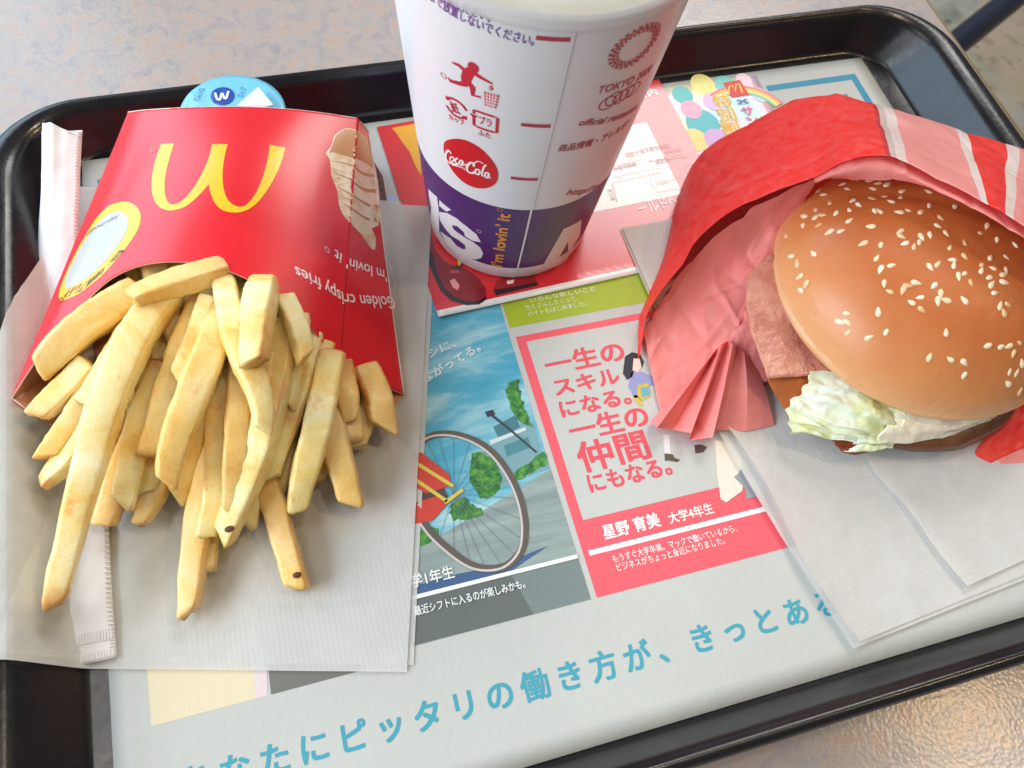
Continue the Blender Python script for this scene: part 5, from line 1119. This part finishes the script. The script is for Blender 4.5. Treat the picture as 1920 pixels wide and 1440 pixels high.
inner_edge = [(52.14,1.63,7.5),(56.15,11.26,14.0),(63.18,18.51,20.0),(72.92,25.37,26.0),(79.89,31.2,33.0),(93.91,35.02,43.0),(105.64,33.3,52.0),(116.93,30.3,61.0),(123.85,28.28,70.0),(134.09,24.14,74.5),(141.12,17.04,75.5),(155.89,-1.31,76.0),(161.67,-8.17,76.0),(170.67,-17.61,74.0),(187.35,-31.02,68.0)]
foot_edge = []; mid_edge = []; M2 = []
for k, (o_, i_) in enumerate(zip(outer_edge, inner_edge)):
    f = k / 14; dx, dy = (o_[0] - i_[0]), (o_[1] - i_[1]); l = math.hypot(dx, dy) or 1; ex = min(14.0, 0.35 * (o_[2] - 5))
    foot_edge.append((o_[0] + dx / l * ex, o_[1] + dy / l * ex, 5.6)); mid_edge.append(tuple((a + b) / 2 + (2.0 if d == 2 and k > 4 else 0) for d, (a, b) in enumerate(zip(o_, i_))))
Lip = [(x + 0.8, y - 0.6, z - 2.2 if k > 3 else z - 0.4) for k, (x, y, z) in enumerate(inner_edge)]
paper('outer_fold', [foot_edge, outer_edge, mid_edge, inner_edge], 200, 46, 0.8, 1.0, flip=True)
D0 = [(x, y, z - 3.6) for x, y, z in mid_edge[7:]]; D1 = [(x, y, z - 2.6) for x, y, z in inner_edge[7:]]
D2 = [(121.65,33.74,55.0),(127.88,24.69,63.0),(134.34,18.98,67.5),(140.34,14.89,70.0),(147.01,6.66,72.5),(156.76,-4.52,73.0),(167.84,-16.84,72.0),(181.62,-29.83,68.0)]
paper('inner_fold', [D0, D1, D2], 110, 24, 0.5, 6.0, flip=True, mats=[inner_m, inner_m])
paper('inner_fold', [[(56.1,8.65,7.0),(72.36,24.72,14.0),(85.58,32.5,24.0),(101.11,36.24,36.0),(113.31,36.29,45.0),(124.11,35.41,52.0)],
                     [(54.96,-1.53,6.0),(74.85,13.4,9.0),(91.12,23.41,14.0),(104.73,29.32,22.0),(114.31,31.84,30.0),(123.79,33.39,34.0)],
                     [(53.2,-12.81,5.6),(75.22,-0.41,9.0),(89.12,9.06,13.0),(100.06,17.46,18.0),(109.52,22.33,23.0),(119.45,25.39,25.0)],
                     [(51.67,-24.34,5.4),(75.5,-11.99,8.0),(85.75,-4.47,12.0),(96.38,4.97,15.0),(107.76,12.66,17.0),(118.93,17.43,18.0)]], 100, 50, 0.9, 3.0, flip=True, mats=[inner_m, outer_m])
paper('inner_fold', [[(85.33,-4.38,12.0),(92.94,4.46,15.0),(101.12,13.38,18.0),(111.34,16.4,18.0)], [(84.57,-12.17,9.0),(89.73,-10.19,12.0),(96.28,-7.95,14.0),(107.92,-5.6,14.0)], [(84.69,-18.47,6.5),(88.5,-21.53,8.0),(93.7,-22.75,9.0),(105.22,-21.55,9.0)]], 40, 30, 0.7, 12.0, flip=True, mats=[inner_m, outer_m])
# pleats gathered at the end of the wrap
pv = [(76.73,-8.91,8.0),(75.46,-9.79,16.0),(81.15,-5.22,10.0),(79.13,-7.73,18.0),(84.92,-4.29,12.0),(82.73,-8.87,19.0),(87.98,-7.87,12.0),(88.02,-11.52,15.0),(93.09,-12.69,10.0)]
pb_ = [(46.09,-27.15,5.5),(45.18,-32.55,12.0),(53.2,-32.58,6.0),(56.14,-37.92,13.5),(57.67,-37.94,5.8),(63.47,-41.12,13.0),(69.4,-36.43,6.2),(80.04,-39.7,7.0),(92.06,-39.56,6.0)]
def pleats(name, a, b, mats, n=14):
    V = []; g = []
    for j in range(n + 1):
        f = j / n; row = []
        for p, q in zip(a, b):
            x, y, z = (p[k] + (q[k] - p[k]) * f for k in range(3)); row.append((x, y, z + 1.5 * math.sin(math.pi * f) + 0.4 * fbm(x, y, z, 0.1)))
        fine = []
        for k in range(len(row) - 1):
            for s_ in range(4): fine.append(tuple(row[k][d] + (row[k + 1][d] - row[k][d]) * s_ / 4 for d in range(3)))
        fine.append(row[-1]); g.append(fine)
    g = list(reversed(g))
    o = sheet(name, g, None, wrapper, smooth=False, mats=mats); md = o.modifiers.new('thickness', 'SOLIDIFY'); md.thickness = 0.00012; md.offset = -1; md.material_offset = 1
pleats('pleat', pv, pb_, [inner_m, outer_m])
# sheet under the burger, coming out on the right
paper('under_sheet', [[(142.21,46.23,6.6),(171.59,52.38,6.6),(224.69,48.22,6.6),(263.95,20.83,8.0)], [(121.43,11.64,6.4),(159.9,3.49,6.4),(206.4,-6.38,6.4),(245.62,-21.84,9.0)], [(116.35,-20.22,6.4),(149.73,-30.11,6.4),(186.3,-39.62,6.6),(226.27,-51.29,14.0)], [(117.64,-37.15,6.4),(144.39,-49.07,6.4),(172.04,-59.09,6.8),(214.2,-66.15,16.0)]], 60, 40, 0.25, 2.0, flip=True, mats=[inner_m, outer_m])
paper('right_fold', [[(179.3,-55.3,10.0),(191.95,-52.45,15.0),(218.92,-50.47,20.0)], [(171.33,-62.9,8.0),(187.77,-60.29,14.0),(216.85,-57.11,20.0)], [(163.81,-68.51,6.8),(186.84,-64.19,10.5),(219.84,-61.63,16.0)], [(167.94,-73.39,6.6),(186.27,-70.88,7.4),(219.96,-69.3,10.0)]], 50, 36, 0.4, 7.0, flip=True, mats=[outer_m, inner_m])
paper('right_fold', [[(167.79,-70.47,6.6),(188.58,-67.98,6.8),(223.48,-66.83,8.0)], [(168.63,-73.96,6.5),(183.38,-76.55,6.5),(214.84,-80.57,7.0)]], 40, 16, 0.15, 9.0, flip=True, mats=[inner_m, outer_m])
